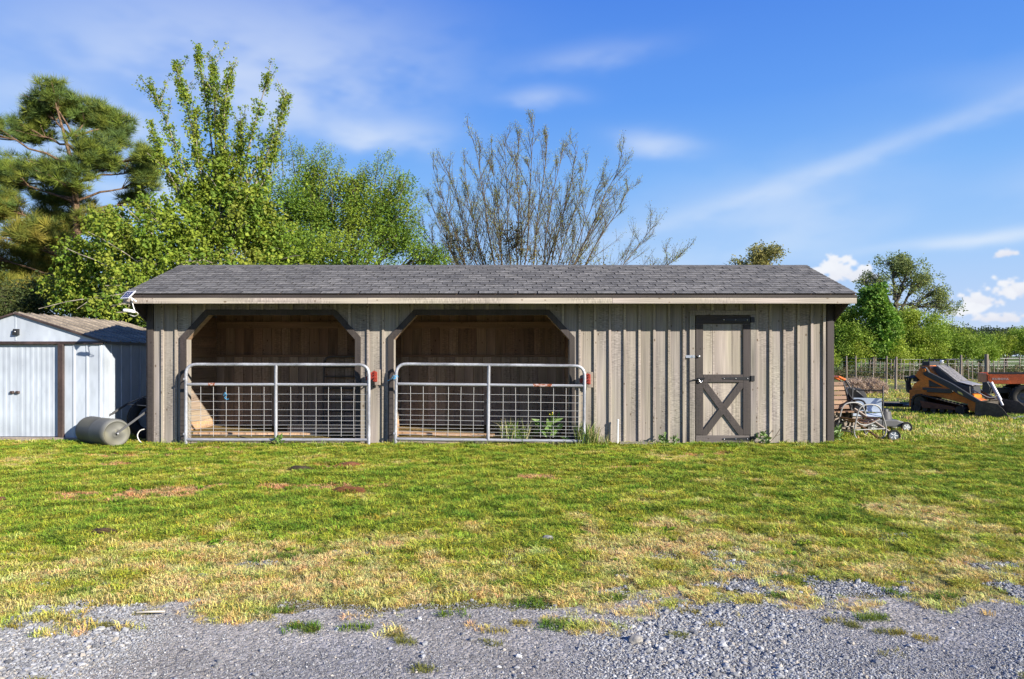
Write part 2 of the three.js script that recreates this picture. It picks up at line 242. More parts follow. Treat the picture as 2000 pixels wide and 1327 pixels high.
// gravel drive: a sheet with a ragged edge that lies on the turf
{
  const grav = tex(1024, 1024, (u, v, x, y) => {
    let best = 9, id = 0; const G = 86, gx = Math.floor(u * G), gy = Math.floor(v * G);
    for (let j = -1; j < 2; j++) for (let i = -1; i < 2; i++) { const cx = (gx + i + G) % G, cy = (gy + j + G) % G, dx = u * G - gx - i - hash2(cx, cy), dy = v * G - gy - j - hash2(cx + 99, cy), d = dx * dx + dy * dy; if (d < best) { best = d; id = hash2(cx + 7, cy + 31); } }
    const l = vnoise(u * 6, v * 6, 6, 6), f = 0.66 + id * 0.34 - sstep(0.18, 0.6, best) * 0.10 + (l - 0.5) * 0.16 + (hash2(x, y) - 0.5) * 0.12; return [190 * f, 188 * f, 185 * f];
  }, [1 / 1.6, 1 / 1.6]);
  const gb = tex(1024, 1024, (u, v) => { let best = 9; const G = 86, gx = Math.floor(u * G), gy = Math.floor(v * G); for (let j = -1; j < 2; j++) for (let i = -1; i < 2; i++) { const cx = (gx + i + G) % G, cy = (gy + j + G) % G, dx = u * G - gx - i - hash2(cx, cy), dy = v * G - gy - j - hash2(cx + 99, cy), d = dx * dx + dy * dy; if (d < best) best = d; } const s = 255 * (1 - Math.min(1, best * 1.4)); return [s, s, s]; }, [1 / 1.6, 1 / 1.6], false);
  const pos = [], uv = [], idx = [], col = [], st = 0.05, nx = 400, X0 = -10;
  const cols = []; for (let i = 0; i <= nx; i++) { const x = X0 + i * st, e = edgeZ(x) + (fbm(x * 5.5, 1.5, 3) - 0.5) * 0.35; const N = 48; for (let j = 0; j <= N; j++) { const z = lerp(e, 3, (j / N) ** 1.3); pos.push(x, bumpy(x, z) + 0.005, z); uv.push(x, -z); const t = sstep(0.3, 0.7, fbm(x * 0.7 + 3, z * 1.3 + 6, 4)); col.push(lerp(0.84, 1.08, t), lerp(0.85, 1.03, t), lerp(0.90, 0.96, t)); } }
  for (let i = 0; i < nx; i++) for (let j = 0; j < 48; j++) { const a = i * 49 + j, b = a + 49; idx.push(a, a + 1, b, a + 1, b + 1, b); }
  const g = new THREE.BufferGeometry(); g.setAttribute('position', new THREE.Float32BufferAttribute(pos, 3)); g.setAttribute('uv', new THREE.Float32BufferAttribute(uv, 2)); g.setAttribute('color', new THREE.Float32BufferAttribute(col, 3)); g.setIndex(idx); g.computeVertexNormals();
  structure('gravel_drive', g, std([0.86, 0.83, 0.81], 0.95, { map: grav, bumpMap: gb, bumpScale: 0.004, vertexColors: true }), 'blue grey gravel drive along the front of the lawn');
}
// instanced helper
const m4 = new THREE.Matrix4(), q4 = new THREE.Quaternion(), e4 = new THREE.Euler(), p4 = new THREE.Vector3(), s4 = new THREE.Vector3(), c4 = new THREE.Color();
function instances(name, geo, mat, list, parent = scene) {   // list: [x, y, z, rx, ry, rz, sx, sy, sz, r, g, b]
  const m = new THREE.InstancedMesh(geo, mat, list.length); m.name = parent === scene ? numbered(name) : name;
  list.forEach((a, i) => { q4.setFromEuler(e4.set(a[3], a[4], a[5])); m4.compose(p4.set(a[0], a[1], a[2]), q4, s4.set(a[6], a[7], a[8])); m.setMatrixAt(i, m4); m.setColorAt(i, c4.setRGB(a[9], a[10], a[11])); });
  m.userData.kind = 'stuff'; parent.add(m); return m;
}
// loose stones on the drive
{
  const r = rng(21), stone = (k) => { const g = new THREE.IcosahedronGeometry(1, 0), p = g.attributes.position; for (let i = 0; i < p.count; i++) { const h = 0.72 + 0.55 * hash2(Math.round(p.getX(i) * 50) + k * 13, Math.round(p.getY(i) * 50 + p.getZ(i) * 77)); p.setXYZ(i, p.getX(i) * h, p.getY(i) * h * 0.62, p.getZ(i) * h * 0.85); } g.computeVertexNormals(); return g; };
  const mat = std([1, 1, 1], 0.9), lists = [[], [], [], []];
  const put = (x, z, s) => { const t = 0.6 + r() * 0.75, w = r(), c = w < 0.10 ? [0.38, 0.34, 0.285] : w < 0.22 ? [0.40, 0.40, 0.395] : w < 0.38 ? [0.17, 0.172, 0.18] : [0.265, 0.268, 0.277]; lists[Math.floor(r() * 4)].push([x, bumpy(x, z) + 0.006 + s * 0.12, z, (r() - 0.5) * 0.9, r() * 6.3, (r() - 0.5) * 0.9, s * (0.8 + r() * 0.5), s * (0.7 + r() * 0.5), s, c[0] * t, c[1] * t, c[2] * t]); };
  for (let k = 0; k < 760000; k++) {
    const z = -2.1 - r() * 4.6, x = (r() - 0.5) * (Math.abs(z) * 1.66 + 2.2), g = gravelAt(x, z);
    if (g < 0.2 || r() > g) continue;
    const coarse = sstep(0.36, 0.62, fbm(x * 0.9 + 2, z * 1.1, 3) + 0.10 * sstep(-1.5, 1.5, x)), u = r();
    if (u > 0.5 + 0.5 * coarse && r() < 0.85) continue;
    put(x, z, lerp(0.0032, 0.0050, coarse) * (0.6 + 1.5 * Math.pow(u, 4)) + (u > 0.988 ? 0.010 * r() : 0));
  }
  const heap = thing('gravel_stones', 'loose grey crushed stones scattered over the gravel drive', 'gravel'); heap.userData.kind = 'stuff';
  lists.forEach((l, k) => instances('stones', stone(k), mat, l, heap));
  // a few pale cobbles lying in the turf edge
  for (const [x, z, s, l] of [[0.28, -5.28, 0.042, 'pale round stone lying in the dry turf before the second gate'], [-2.0, -4.4, 0.03, 'small blue grey stone in the turf near the left gravel edge'], [0.62, -3.42, 0.033, 'larger blue grey stone lying on the open gravel']]) {
    const g = new THREE.IcosahedronGeometry(s, 2), p = g.attributes.position; for (let i = 0; i < p.count; i++) { const h = 0.85 + 0.3 * vnoise(p.getX(i) / s * 1.7 + 5, p.getY(i) / s * 1.7 + p.getZ(i) / s * 2.1); p.setXYZ(i, p.getX(i) * h * 1.15, p.getY(i) * h * 0.7, p.getZ(i) * h); } g.computeVertexNormals();
    const m = part(numbered('stone'), g, std([0.52, 0.50, 0.47], 0.9, { map: dirtTex }), scene, [x, bumpy(x, z) + s * 0.45, z]); tag(m, l, 'stone');
  }
}
// grass: tufts of blades
function tuftGeo(n, h, w, spread, lean, seed) {
  const r = rng(seed), pos = [], idx = [], nor = []; let k = 0;
  for (let i = 0; i < n; i++) {
    const a = r() * 6.283, d = Math.sqrt(r()) * spread, bx = Math.cos(a) * d, bz = Math.sin(a) * d, t = r() * 6.283, L = h * (0.5 + r() * 0.7), ln = lean * (0.25 + r()), dx = Math.cos(t) * ln, dz = Math.sin(t) * ln, px = -Math.sin(t + (r() - 0.5)) * w, pz = Math.cos(t) * w;
    const m = [bx + dx * L * 0.35, L * 0.6, bz + dz * L * 0.35], tip = [bx + dx * L, L * (1 - 0.35 * Math.min(1, ln)), bz + dz * L];
    pos.push(bx - px, -0.004, bz - pz, bx + px, -0.004, bz + pz, m[0] - px * 0.8, m[1], m[2] - pz * 0.8, m[0] + px * 0.8, m[1], m[2] + pz * 0.8, ...tip);
    for (let j = 0; j < 5; j++) nor.push(-dz * 0.2 + dx * 0.3, 1, dx * 0.2 + dz * 0.3);
    idx.push(k, k + 1, k + 2, k + 1, k + 3, k + 2, k + 2, k + 3, k + 4); k += 5;
  }
  const g = new THREE.BufferGeometry(); g.setAttribute('position', new THREE.Float32BufferAttribute(pos, 3)); g.setIndex(idx); g.computeVertexNormals(); return g;
}
const bladeMat = new THREE.MeshPhysicalMaterial({ color: 0xffffff, roughness: 0.75, transmission: 0.3, thickness: 0, specularIntensity: 0.12 });
{
  const r = rng(9), near = [tuftGeo(20, 0.040, 0.0024, 0.04, 1.5, 1), tuftGeo(18, 0.034, 0.0024, 0.045, 1.9, 2), tuftGeo(20, 0.05, 0.0024, 0.035, 1.1, 3)], far = [tuftGeo(14, 0.085, 0.006, 0.10, 0.9, 4), tuftGeo(12, 0.10, 0.006, 0.09, 0.7, 5)];
  const nl = [[], [], []], fl = [[], []];
  const colour = (dry, bare, v) => {
    let c = [0.215, 0.325, 0.036]; const y = [0.46, 0.475, 0.06], s = [0.72, 0.60, 0.25];
    const k = clamp(0.24 + dry * 0.68 + (v - 0.5) * 1.6); c = k < 0.5 ? c.map((a, i) => lerp(a, y[i], k * 2)) : y.map((a, i) => lerp(a, s[i], k * 2 - 1));
    if (bare > 0.35 && v > 0.36) c = [0.70, 0.43, 0.20]; return c.map((a) => a * (0.8 + r() * 0.4));
  };
  const inBarn = (x, z) => z < -11.02 && z > -13.75 && x > -6.0 && x < 5.3, inShed = (x, z) => x < -6.78 && z < -11.38 && z > -14.6;
  for (let k = 0; k < 172000; k++) {
    const z = -3.3 - Math.pow(r(), 0.85) * 8.6, x = (r() - 0.5) * (Math.abs(z) * 1.62 + 2.8); if (inBarn(x, z) || inShed(x, z)) continue;
    const g = gravelAt(x, z), b = bareAt(x, z), d = dryAt(x, z), clump = fbm(x * 7 + 5, z * 7, 2); if (r() < g * 1.06 || (b > 0.4 && r() < b * 0.7) || r() > 0.1 + clump * 1.5) continue;
    const v = clamp(fbm(x * 5.5 + 71, z * 7, 4) * 0.85 + r() * 0.15), s = (0.45 + r() * 0.5 + sstep(0.3, 0.75, clump) * 0.75) * (1 - 0.3 * d) * (b > 0.3 ? 0.7 : 1);
    nl[Math.floor(r() * 3)].push([x, bumpy(x, z), z, 0, r() * 6.3, 0, s * 1.05, s * (0.75 + r() * 0.4), s * 1.05, ...colour(d, b, v)]);
  }
  // greener single tufts in the dry strip
  for (let k = 0; k < 46; k++) { const x = (r() - 0.5) * 7.5, z = edgeZ(x) - 1.1 + r() * 1.5; const n = 5 + r() * 14; for (let j = 0; j < n; j++) { const px = x + (r() - 0.5) * 0.16, pz = z + (r() - 0.5) * 0.10; nl[Math.floor(r() * 3)].push([px, bumpy(px, pz), pz, 0, r() * 6.3, 0, 0.8, 0.7 + r() * 0.3, 0.8, 0.12 + r() * 0.05, 0.20 + r() * 0.06, 0.03]); } }
  // yellowing tufts standing in the gravel
  for (let k = 0; k < 60; k++) { const x = (r() - 0.5) * 8, z = edgeZ(x) + 0.1 + r() * 1.4; const n = 4 + r() * 10, y = r(); for (let j = 0; j < n; j++) { const px = x + (r() - 0.5) * 0.1, pz = z + (r() - 0.5) * 0.07; nl[Math.floor(r() * 3)].push([px, bumpy(px, pz), pz, 0, r() * 6.3, 0, 0.6, 0.5 + r() * 0.3, 0.6, lerp(0.20, 0.40, y), lerp(0.22, 0.32, y), 0.06]); } }
  for (let k = 0; k < 60000; k++) {
    const z = -10.8 - Math.pow(r(), 1.35) * 34, x = (r() - 0.45) * (Math.abs(z) * 1.75); if (inBarn(x, z) || inShed(x, z) || (z < -14 && x < 3.5) || z > -11.05 || (z > -11.6 && r() < 0.6)) continue;
    const n = fbm(x * 0.5 + 4, z * 0.5, 3), bare = sstep(-17.5, -20, z) * sstep(0.36, 0.5, n); if (r() < bare * 0.9) continue;
    const d = clamp(sstep(0.45, 0.75, n) * 0.6 + sstep(-18, -24, z) * 0.5), s = 0.6 + r() * 0.7; fl[Math.floor(r() * 2)].push([x, bumpy(x, z), z, 0, r() * 6.3, 0, s, s * 0.7, s, ...colour(d, 0, r())]);
  }
  const lawn = thing('lawn_grass', 'short patchy lawn grass, green to straw yellow, before the barn', 'grass'), field = thing('field_grass', 'rougher grass beside and behind the buildings', 'grass');
  lawn.userData.kind = field.userData.kind = 'stuff';
  const wl = []; for (let k = 0; k < 420; k++) { const z = -4.6 - r() * 6.1, x = (r() - 0.5) * Math.abs(z) * 1.6; if (gravelAt(x, z) > 0.3) continue; const s = 0.3 + r() * 0.45; wl.push([x, bumpy(x, z) + 0.012, z, 0, r() * 6.3, 0, s, s * 0.5, s, 0.18 + r() * 0.07, 0.29 + r() * 0.07, 0.03]); }
  { const p = [], q = rng(44); for (let i = 0; i < 14; i++) { const a = q() * 6.283, L = 0.05 + q() * 0.05, w = 0.012 + q() * 0.01, c = Math.cos(a), s = Math.sin(a), h = 0.03 + q() * 0.05; p.push(0, 0, 0, c * L * 0.55 - s * w, h, s * L * 0.55 + c * w, c * L, h * 0.7, s * L, 0, 0, 0, c * L, h * 0.7, s * L, c * L * 0.55 + s * w, h, s * L * 0.55 - c * w); } const g = new THREE.BufferGeometry(); g.setAttribute('position', new THREE.Float32BufferAttribute(p, 3)); g.computeVertexNormals(); instances('rosettes', g, bladeMat, wl, lawn); }
  nl.forEach((l, k) => instances('tufts', near[k], bladeMat, l, lawn));
  fl.forEach((l, k) => instances('tufts', far[k], bladeMat, l, field));
}

// ---------------------------------------------------------------- the barn: a run-in shed with two stalls and a tack room
const WX = (px) => (px - 1000) / 120, FZ = -11.1, BZ = -13.6, XL = -5.92, XR = 5.21;
const barn = thing('barn', 'long low grey board and batten barn with dark trim and two open stalls', 'barn');
const rb = rng(3), pick = (a) => a[Math.floor(rb() * a.length)];
const openings = [{ L: WX(364), R: WX(694), T: 2.10, c: 0.36, d: 0.40 }, { L: WX(769), R: WX(1112), T: 2.10, c: 0.37, d: 0.40 }];
const door = { L: WX(1357.5), R: WX(1465), T: 2.095 };
const SOFFIT = 2.285, FOOT = 0.02, TW = 0.088;
// lower edge of the wall at x: [break points] and height, grown by g round the openings
function under(x, g, side) {
  for (const o of openings) { const L = o.L - g, R = o.R + g, T = o.T + g, c = o.c + g * 0.55, d = o.d + g * 0.55; if (x > L && x < R || (x === L && side > 0) || (x === R && side < 0)) return x < L + c ? T - d * (1 - (x - L) / c) : x > R - c ? T - d * (1 - (R - x) / c) : T; }
  const dg = g + 0.0; if (x > door.L - dg && x < door.R + dg || (x === door.L - dg && side > 0) || (x === door.R + dg && side < 0)) return door.T + dg;
  return FOOT;
}
function boardPoly(x0, x1, g, top) {
  const br = []; for (const o of openings) br.push(o.L - g, o.R + g, o.L - g + o.c + g * 0.55, o.R + g - o.c - g * 0.55); br.push(door.L - g, door.R + g);
  const xs = [x0, ...br.filter((b) => b > x0 + 1e-6 && b < x1 - 1e-6).sort((a, b) => a - b), x1], pts = [];
  xs.forEach((x, i) => { if (i > 0) pts.push([x, under(x, g, -1)]); if (i < xs.length - 1) pts.push([x, under(x, g, 1)]); });
  const clean = pts.filter((p, i) => !i || Math.hypot(p[0] - pts[i - 1][0], p[1] - pts[i - 1][1]) > 1e-6);
  return [...clean, [x1, top], [x0, top]];
}
const battenPx = [318, 344.5, 372]; for (let p = 400; p < 700; p += 28.3) battenPx.push(p); battenPx.push(719, 748.5, 776); for (let p = 805; p < 1120; p += 29.4) battenPx.push(p); battenPx.push(1132, 1162); for (let k = 0; k < 6; k++) battenPx.push(1191 + 28.8 * k); battenPx.push(1363, 1391, 1419, 1447, 1478, 1504, 1531, 1558.5, 1585, 1609);
const edges = [XL, ...battenPx.map(WX), XR];
for (let i = 0; i < edges.length - 1; i++) {
  const x0 = edges[i] + (i ? 0.003 : 0), x1 = edges[i + 1] - 0.003, poly = boardPoly(x0, x1, 0.0, SOFFIT + 0.2);
  part('board', slab(poly, 0.022, i, 0), M.siding[Math.floor(rb() * 5)], barn, [0, 0, FZ - 0.022 - (rb() * 0.002)]);
}
battenPx.forEach((px, i) => { const x = WX(px), w = 0.019 + rb() * 0.003, y = boardPoly(x - w, x + w, TW - 0.004, SOFFIT); const lo = Math.max(...y.slice(0, -2).map((p) => p[1])); if (lo > SOFFIT - 0.03) return; part('batten', lo < 0.1 ? cbox(w * 2, SOFFIT - FOOT, 0.030, 0.003, i % 7) : slab(y, 0.030, i), pick(M.batten), barn, lo < 0.1 ? [x, (SOFFIT + FOOT) / 2, FZ + 0.0152] : [0, 0, FZ + 0.0002]); });
// dark trim round the stall openings, with the posts behind
for (const o of openings) {
  const inn = [[o.L, FOOT + 0.01], [o.L, o.T - o.d], [o.L + o.c, o.T], [o.R - o.c, o.T], [o.R, o.T - o.d], [o.R, FOOT + 0.01]], g = TW, c = o.c + g * 0.55, d = o.d + g * 0.55, L = o.L - g, R = o.R + g, T = o.T + g;
  const out = [[L, FOOT + 0.01], [L, T - d], [L + c, T], [R - c, T], [R, T - d], [R, FOOT + 0.01]];
  for (let k = 0; k < 5; k++) part('opening_trim', slab([inn[k], inn[k + 1], out[k + 1], out[k]], 0.034, k), M.trim, barn, [0, 0, FZ + 0.0004]);
  // jambs: timber lining behind the trim
  for (const [k, s] of [[0, 1], [4, -1]]) { const x = k ? o.R : o.L; part('post', cbox(0.12, o.T - o.d, 0.14, 0.004, k), M.siding[3], barn, [x - s * 0.058, (o.T - o.d) / 2 + 0.01, FZ - 0.094]); }
  for (const k of [1, 3]) { const a = inn[k], b = inn[k + 1], L2 = Math.hypot(b[0] - a[0], b[1] - a[1]), n = [-(b[1] - a[1]) / L2, (b[0] - a[0]) / L2]; part('corner_brace', slab([a, b, [b[0] + n[0] * 0.09, b[1] + n[1] * 0.09], [a[0] + n[0] * 0.09, a[1] + n[1] * 0.09]], 0.14, k), M.raw[1], barn, [0, 0, FZ - 0.165]); }
  part('header', cbox(o.R - o.L - 2 * o.c, 0.14, 0.09, 0.004, 5), M.raw[2], barn, [(o.L + o.R) / 2, o.T + 0.075, FZ - 0.07]);
  part('sill_plank', cbox(o.R - o.L - 0.01, 0.05, 0.14, 0.006, 3), M.greywood, barn, [(o.L + o.R) / 2, 0.03, FZ - 0.08]);
}
// corner boards
for (const [x, s] of [[XL + 0.045, 1], [XR - 0.045, 2]]) part('corner_board', cbox(0.092, SOFFIT - FOOT, 0.034, 0.003, s), M.trim, barn, [x, (SOFFIT + FOOT) / 2, FZ + 0.0175]);
for (const s of [-1, 1]) {
  const x = s < 0 ? XL : XR, n = 12, w = (FZ - BZ - 0.03) / n;
  for (let k = 0; k < n; k++) { const zc = BZ + 0.012 + (k + 0.5) * w, top = 3.02 - Math.abs(zc + 12.35) * 0.368 - 0.1; part('board', cbox(0.022, top - FOOT, w - 0.004, 0.002, k), pick(M.siding), barn, [x - s * 0.0125, (top + FOOT) / 2, zc]); if (k) part('batten', cbox(0.028, top - FOOT, 0.04, 0.002, k), pick(M.batten), barn, [x + s * 0.0135, (top + FOOT) / 2, zc - w / 2]); }
  part('corner_board', cbox(0.03, SOFFIT - FOOT, 0.09, 0.003, 4), M.trim, barn, [x + s * 0.0155, (SOFFIT + FOOT) / 2, FZ - 0.03]);
  // boxed end of the eave with its slanting lower edge
  part('eave_return', slab([[-0.02, SOFFIT - 0.30], [0.50, SOFFIT - 0.012], [0.50, SOFFIT + 0.09], [-0.02, SOFFIT + 0.28]], 0.026, 2).rotateY(-Math.PI / 2), M.trim, barn, [x + (s > 0 ? 0.058 : -0.032), 0, FZ]);
}
// roof
const EZ = -10.53, EY = 2.392, RZ = -12.35, RY = 3.062, RXL = -6.03, RXR = 5.345, SL = Math.hypot(RZ - EZ, RY - EY), PITCH = Math.atan2(RY - EY, EZ - RZ);
const roof = new THREE.Group(); roof.name = 'roof'; barn.add(roof);
const deckMat = M.raw[4], capMat = std([0.2, 0.193, 0.19], 0.86, { map: granules, bumpMap: granBump, bumpScale: 0.0012 });
for (const [s, len] of [[1, SL - 0.06], [-1, Math.hypot(1.77, 0.651)]]) part('roof_deck', cbox(RXR - RXL - 0.04, 0.02, len, 0.003, 1), deckMat, roof, [(RXL + RXR) / 2, RY - Math.sin(PITCH) * len / 2 - 0.024, RZ + s * Math.cos(PITCH) * len / 2], [s * PITCH, 0, 0]);
part('rear_roofing', cbox(RXR - RXL, 0.012, 1.89, 0.003, 2), capMat, roof, [(RXL + RXR) / 2, RY - Math.sin(PITCH) * 0.945 - 0.004, RZ - Math.cos(PITCH) * 0.945], [-PITCH, 0, 0]);
{
  const N = 14, ex = SL / N, tones = M.shingle, upper = [[], [], [], [], []], up = V(0, Math.cos(PITCH), Math.sin(PITCH));
  const sh = (w, seed) => { const g = cbox(w, 0.011, ex * 1.5, 0.0015, seed); if (!g.attributes.color) { const p = g.attributes.position, c = []; for (let i = 0; i < p.count; i++) { const cut = g.attributes.normal.getZ(i) > 0.6 || Math.abs(g.attributes.normal.getX(i)) > 0.6; c.push(...(cut ? [0.16, 0.16, 0.16] : [1, 1, 1])); } g.setAttribute('color', new THREE.Float32BufferAttribute(c, 3)); } return g; };   // cut edges are bare black asphalt
  const geos = [0.306, 0.30, 0.312].map((w, k) => sh(w - 0.013, k + 11));
  for (let c = 0; c < N; c++) {
    const off = [0, 0.155, 0.07, 0.22][c % 4]; let x = RXL - off, k = 0;
    while (x < RXR - 0.02) {
      const w0 = 0.306, a = Math.max(RXL, x), b = Math.min(RXR, x + w0), full = b - a > 0.30, w = b - a, v = Math.floor(rb() * 3);
      if (w > 0.03) {
        const g = full ? geos[v] : sh(w - 0.008, 40 + c), along = c * ex + ex * 0.74, lift = 0.004 + rb() * 0.0025;
        const px = (a + b) / 2, py = EY + Math.sin(PITCH) * along + up.y * lift, pz = EZ - Math.cos(PITCH) * along + up.z * lift, tone = Math.floor(rb() * 5), rx = PITCH - 0.034 - rb() * 0.012;
        if (c < 8) part('shingle', g, tones[tone], roof, [px, py, pz], [rx, (rb() - 0.5) * 0.008, 0]);
        else upper[tone].push(at(g, px, py, pz, rx, 0, 0));
      }
      x += w0; k++;
    }
  }
  upper.forEach((l, k) => { if (l.length) part('upper_shingles', mergeGeometries(l), tones[k], roof).userData.kind = 'stuff'; });
  const cap = (() => { const g = cbox(0.30, 0.007, 0.15, 0.001, 5); return merge([at(g, 0, -0.024, 0.068, PITCH, 0, 0), at(g, 0, -0.024, -0.068, -PITCH, 0, 0)]); })();
  for (let x = RXL + 0.15, k = 0; x < RXR; x += 0.15, k++) { if (k % 2) continue; part('ridge_cap', cap, capMat, roof, [Math.min(x, RXR - 0.15), RY + 0.014 + rb() * 0.002, RZ], [0, 0, 0.006]); }
}
part('drip_board', cbox(RXR - RXL - 0.01, 0.045, 0.03, 0.003, 3), M.trim, barn, [(RXL + RXR) / 2, EY - 0.034, EZ - 0.022]);
for (let k = 0; k < 3; k++) { const L = (RXR - RXL - 0.02) / 3; part('fascia_board', cbox(L - 0.003, 0.088, 0.024, 0.003, k), M.fascia, barn, [RXL + 0.01 + L * (k + 0.5), EY - 0.102, EZ - 0.024]); }
for (let k = 0; k < 3; k++) { const L = (XR - XL) / 3; part('soffit_board', cbox(L - 0.004, 0.014, 0.50, 0.002, k), M.siding[k], barn, [XL + L * (k + 0.5), SOFFIT + 0.008, FZ + 0.292]); }
for (const x of [RXL + 0.014, RXR - 0.014]) for (const s of [1, -1]) part('rake_board', cbox(0.022, 0.10, 1.84, 0.003, 6), M.trim, barn, [x, RY - Math.sin(PITCH) * 0.93 - 0.062, RZ + s * Math.cos(PITCH) * 0.925], [s * PITCH, 0, 0]);
// inside of the stalls: raw boards, kick boards, rafters, partitions, floor
{
  const x1 = 1.05; let x = XL + 0.03, i = 0;
  while (x < x1 - 0.02) { const w = 0.175 + rb() * 0.03, e = Math.min(w, x1 - x); part('back_board', cbox(e - 0.004, 2.36, 0.022, 0.002, i % 9), pick(M.raw), barn, [x + e / 2, 1.2, BZ + 0.02 - rb() * 0.002]); x += w; i++; }
  x = XL + 0.03; while (x < x1 - 0.02) { const w = 0.183, e = Math.min(w, x1 - x); part('kick_board', cbox(e - 0.006, 1.40 + rb() * 0.004, 0.026, 0.003, i % 9), pick(M.kick), barn, [x + e / 2, 0.715, BZ + 0.050 - rb() * 0.003]); x += w; i++; }
  part('kick_cap', cbox(x1 - XL - 0.06, 0.03, 0.05, 0.003, 2), M.raw[0], barn, [(x1 + XL) / 2, 1.44, BZ + 0.058]);
  part('wall_plate', cbox(x1 - XL - 0.08, 0.13, 0.045, 0.003, 2), M.raw[1], barn, [(x1 + XL) / 2, 2.05, BZ + 0.06]);
  part('tie_beam', cbox(x1 - XL - 0.06, 0.14, 0.05, 0.004, 5), M.raw[0], barn, [(x1 + XL) / 2, 2.27, -12.35]);
  for (let k = 0; k < 12; k++) { const rx = XL + 0.25 + k * 0.6; if (rx > x1) break; for (const s of [1, -1]) part('rafter', cbox(0.04, 0.09, 1.30, 0.003, k % 5), pick(M.raw), barn, [rx, RY - Math.sin(PITCH) * 0.66 - 0.10, RZ + s * Math.cos(PITCH) * 0.66], [s * PITCH, 0, 0]); }
  for (const [px, s] of [[XL + 0.05, 1], [-2.235, 1], [-2.205, -1], [1.06, -1]]) for (let k = 0; k < 11; k++) { const y = 0.12 + k * 0.197; if (y > 2.2) break; part('partition_board', cbox(0.022, 0.193, 2.34, 0.003, k), k < 1 ? M.pine : pick(k < 7 ? M.kick : M.raw), barn, [px + s * 0.004 + rb() * 0.002, y, -12.345]); }
  for (const px of [-2.22, 1.085]) part('divider_post', cbox(0.10, 2.2, 0.10, 0.004, 3), M.raw[2], barn, [px + (px < 0 ? 0 : 0.02), 1.1, FZ - 0.22]);
  part('rear_wall', cbox(XR - XL - 0.04, 2.42, 0.02, 0.002, 3), M.siding[1], barn, [(XL + XR) / 2, 1.23, BZ - 0.006]);
  part('tack_room_wall', cbox(0.03, 2.3, 2.4, 0.003, 4), M.raw[4], barn, [1.115, 1.17, -12.35]);
}
// stall floors
for (const [a, b, l] of [[XL + 0.07, -2.25, 'dusty bedding floor of the left stall'], [-2.18, 1.04, 'dusty bedding floor of the stall beside the tack room']]) {
  const g = new THREE.PlaneGeometry(b - a, 2.3, 30, 20); g.rotateX(-Math.PI / 2); const p = g.attributes.position, uv = g.attributes.uv; for (let i = 0; i < p.count; i++) { p.setY(i, 0.05 + (fbm(p.getX(i) * 2 + a, p.getZ(i) * 2.4, 3) - 0.3) * 0.07); uv.setXY(i, p.getX(i), p.getZ(i)); } g.computeVertexNormals();
  structure('stall_floor', g, std([0.85, 0.68, 0.62], 1, { map: soilTex, bumpMap: soilBump, bumpScale: 0.02 }), l).position.set((a + b) / 2, 0, -12.37);
}
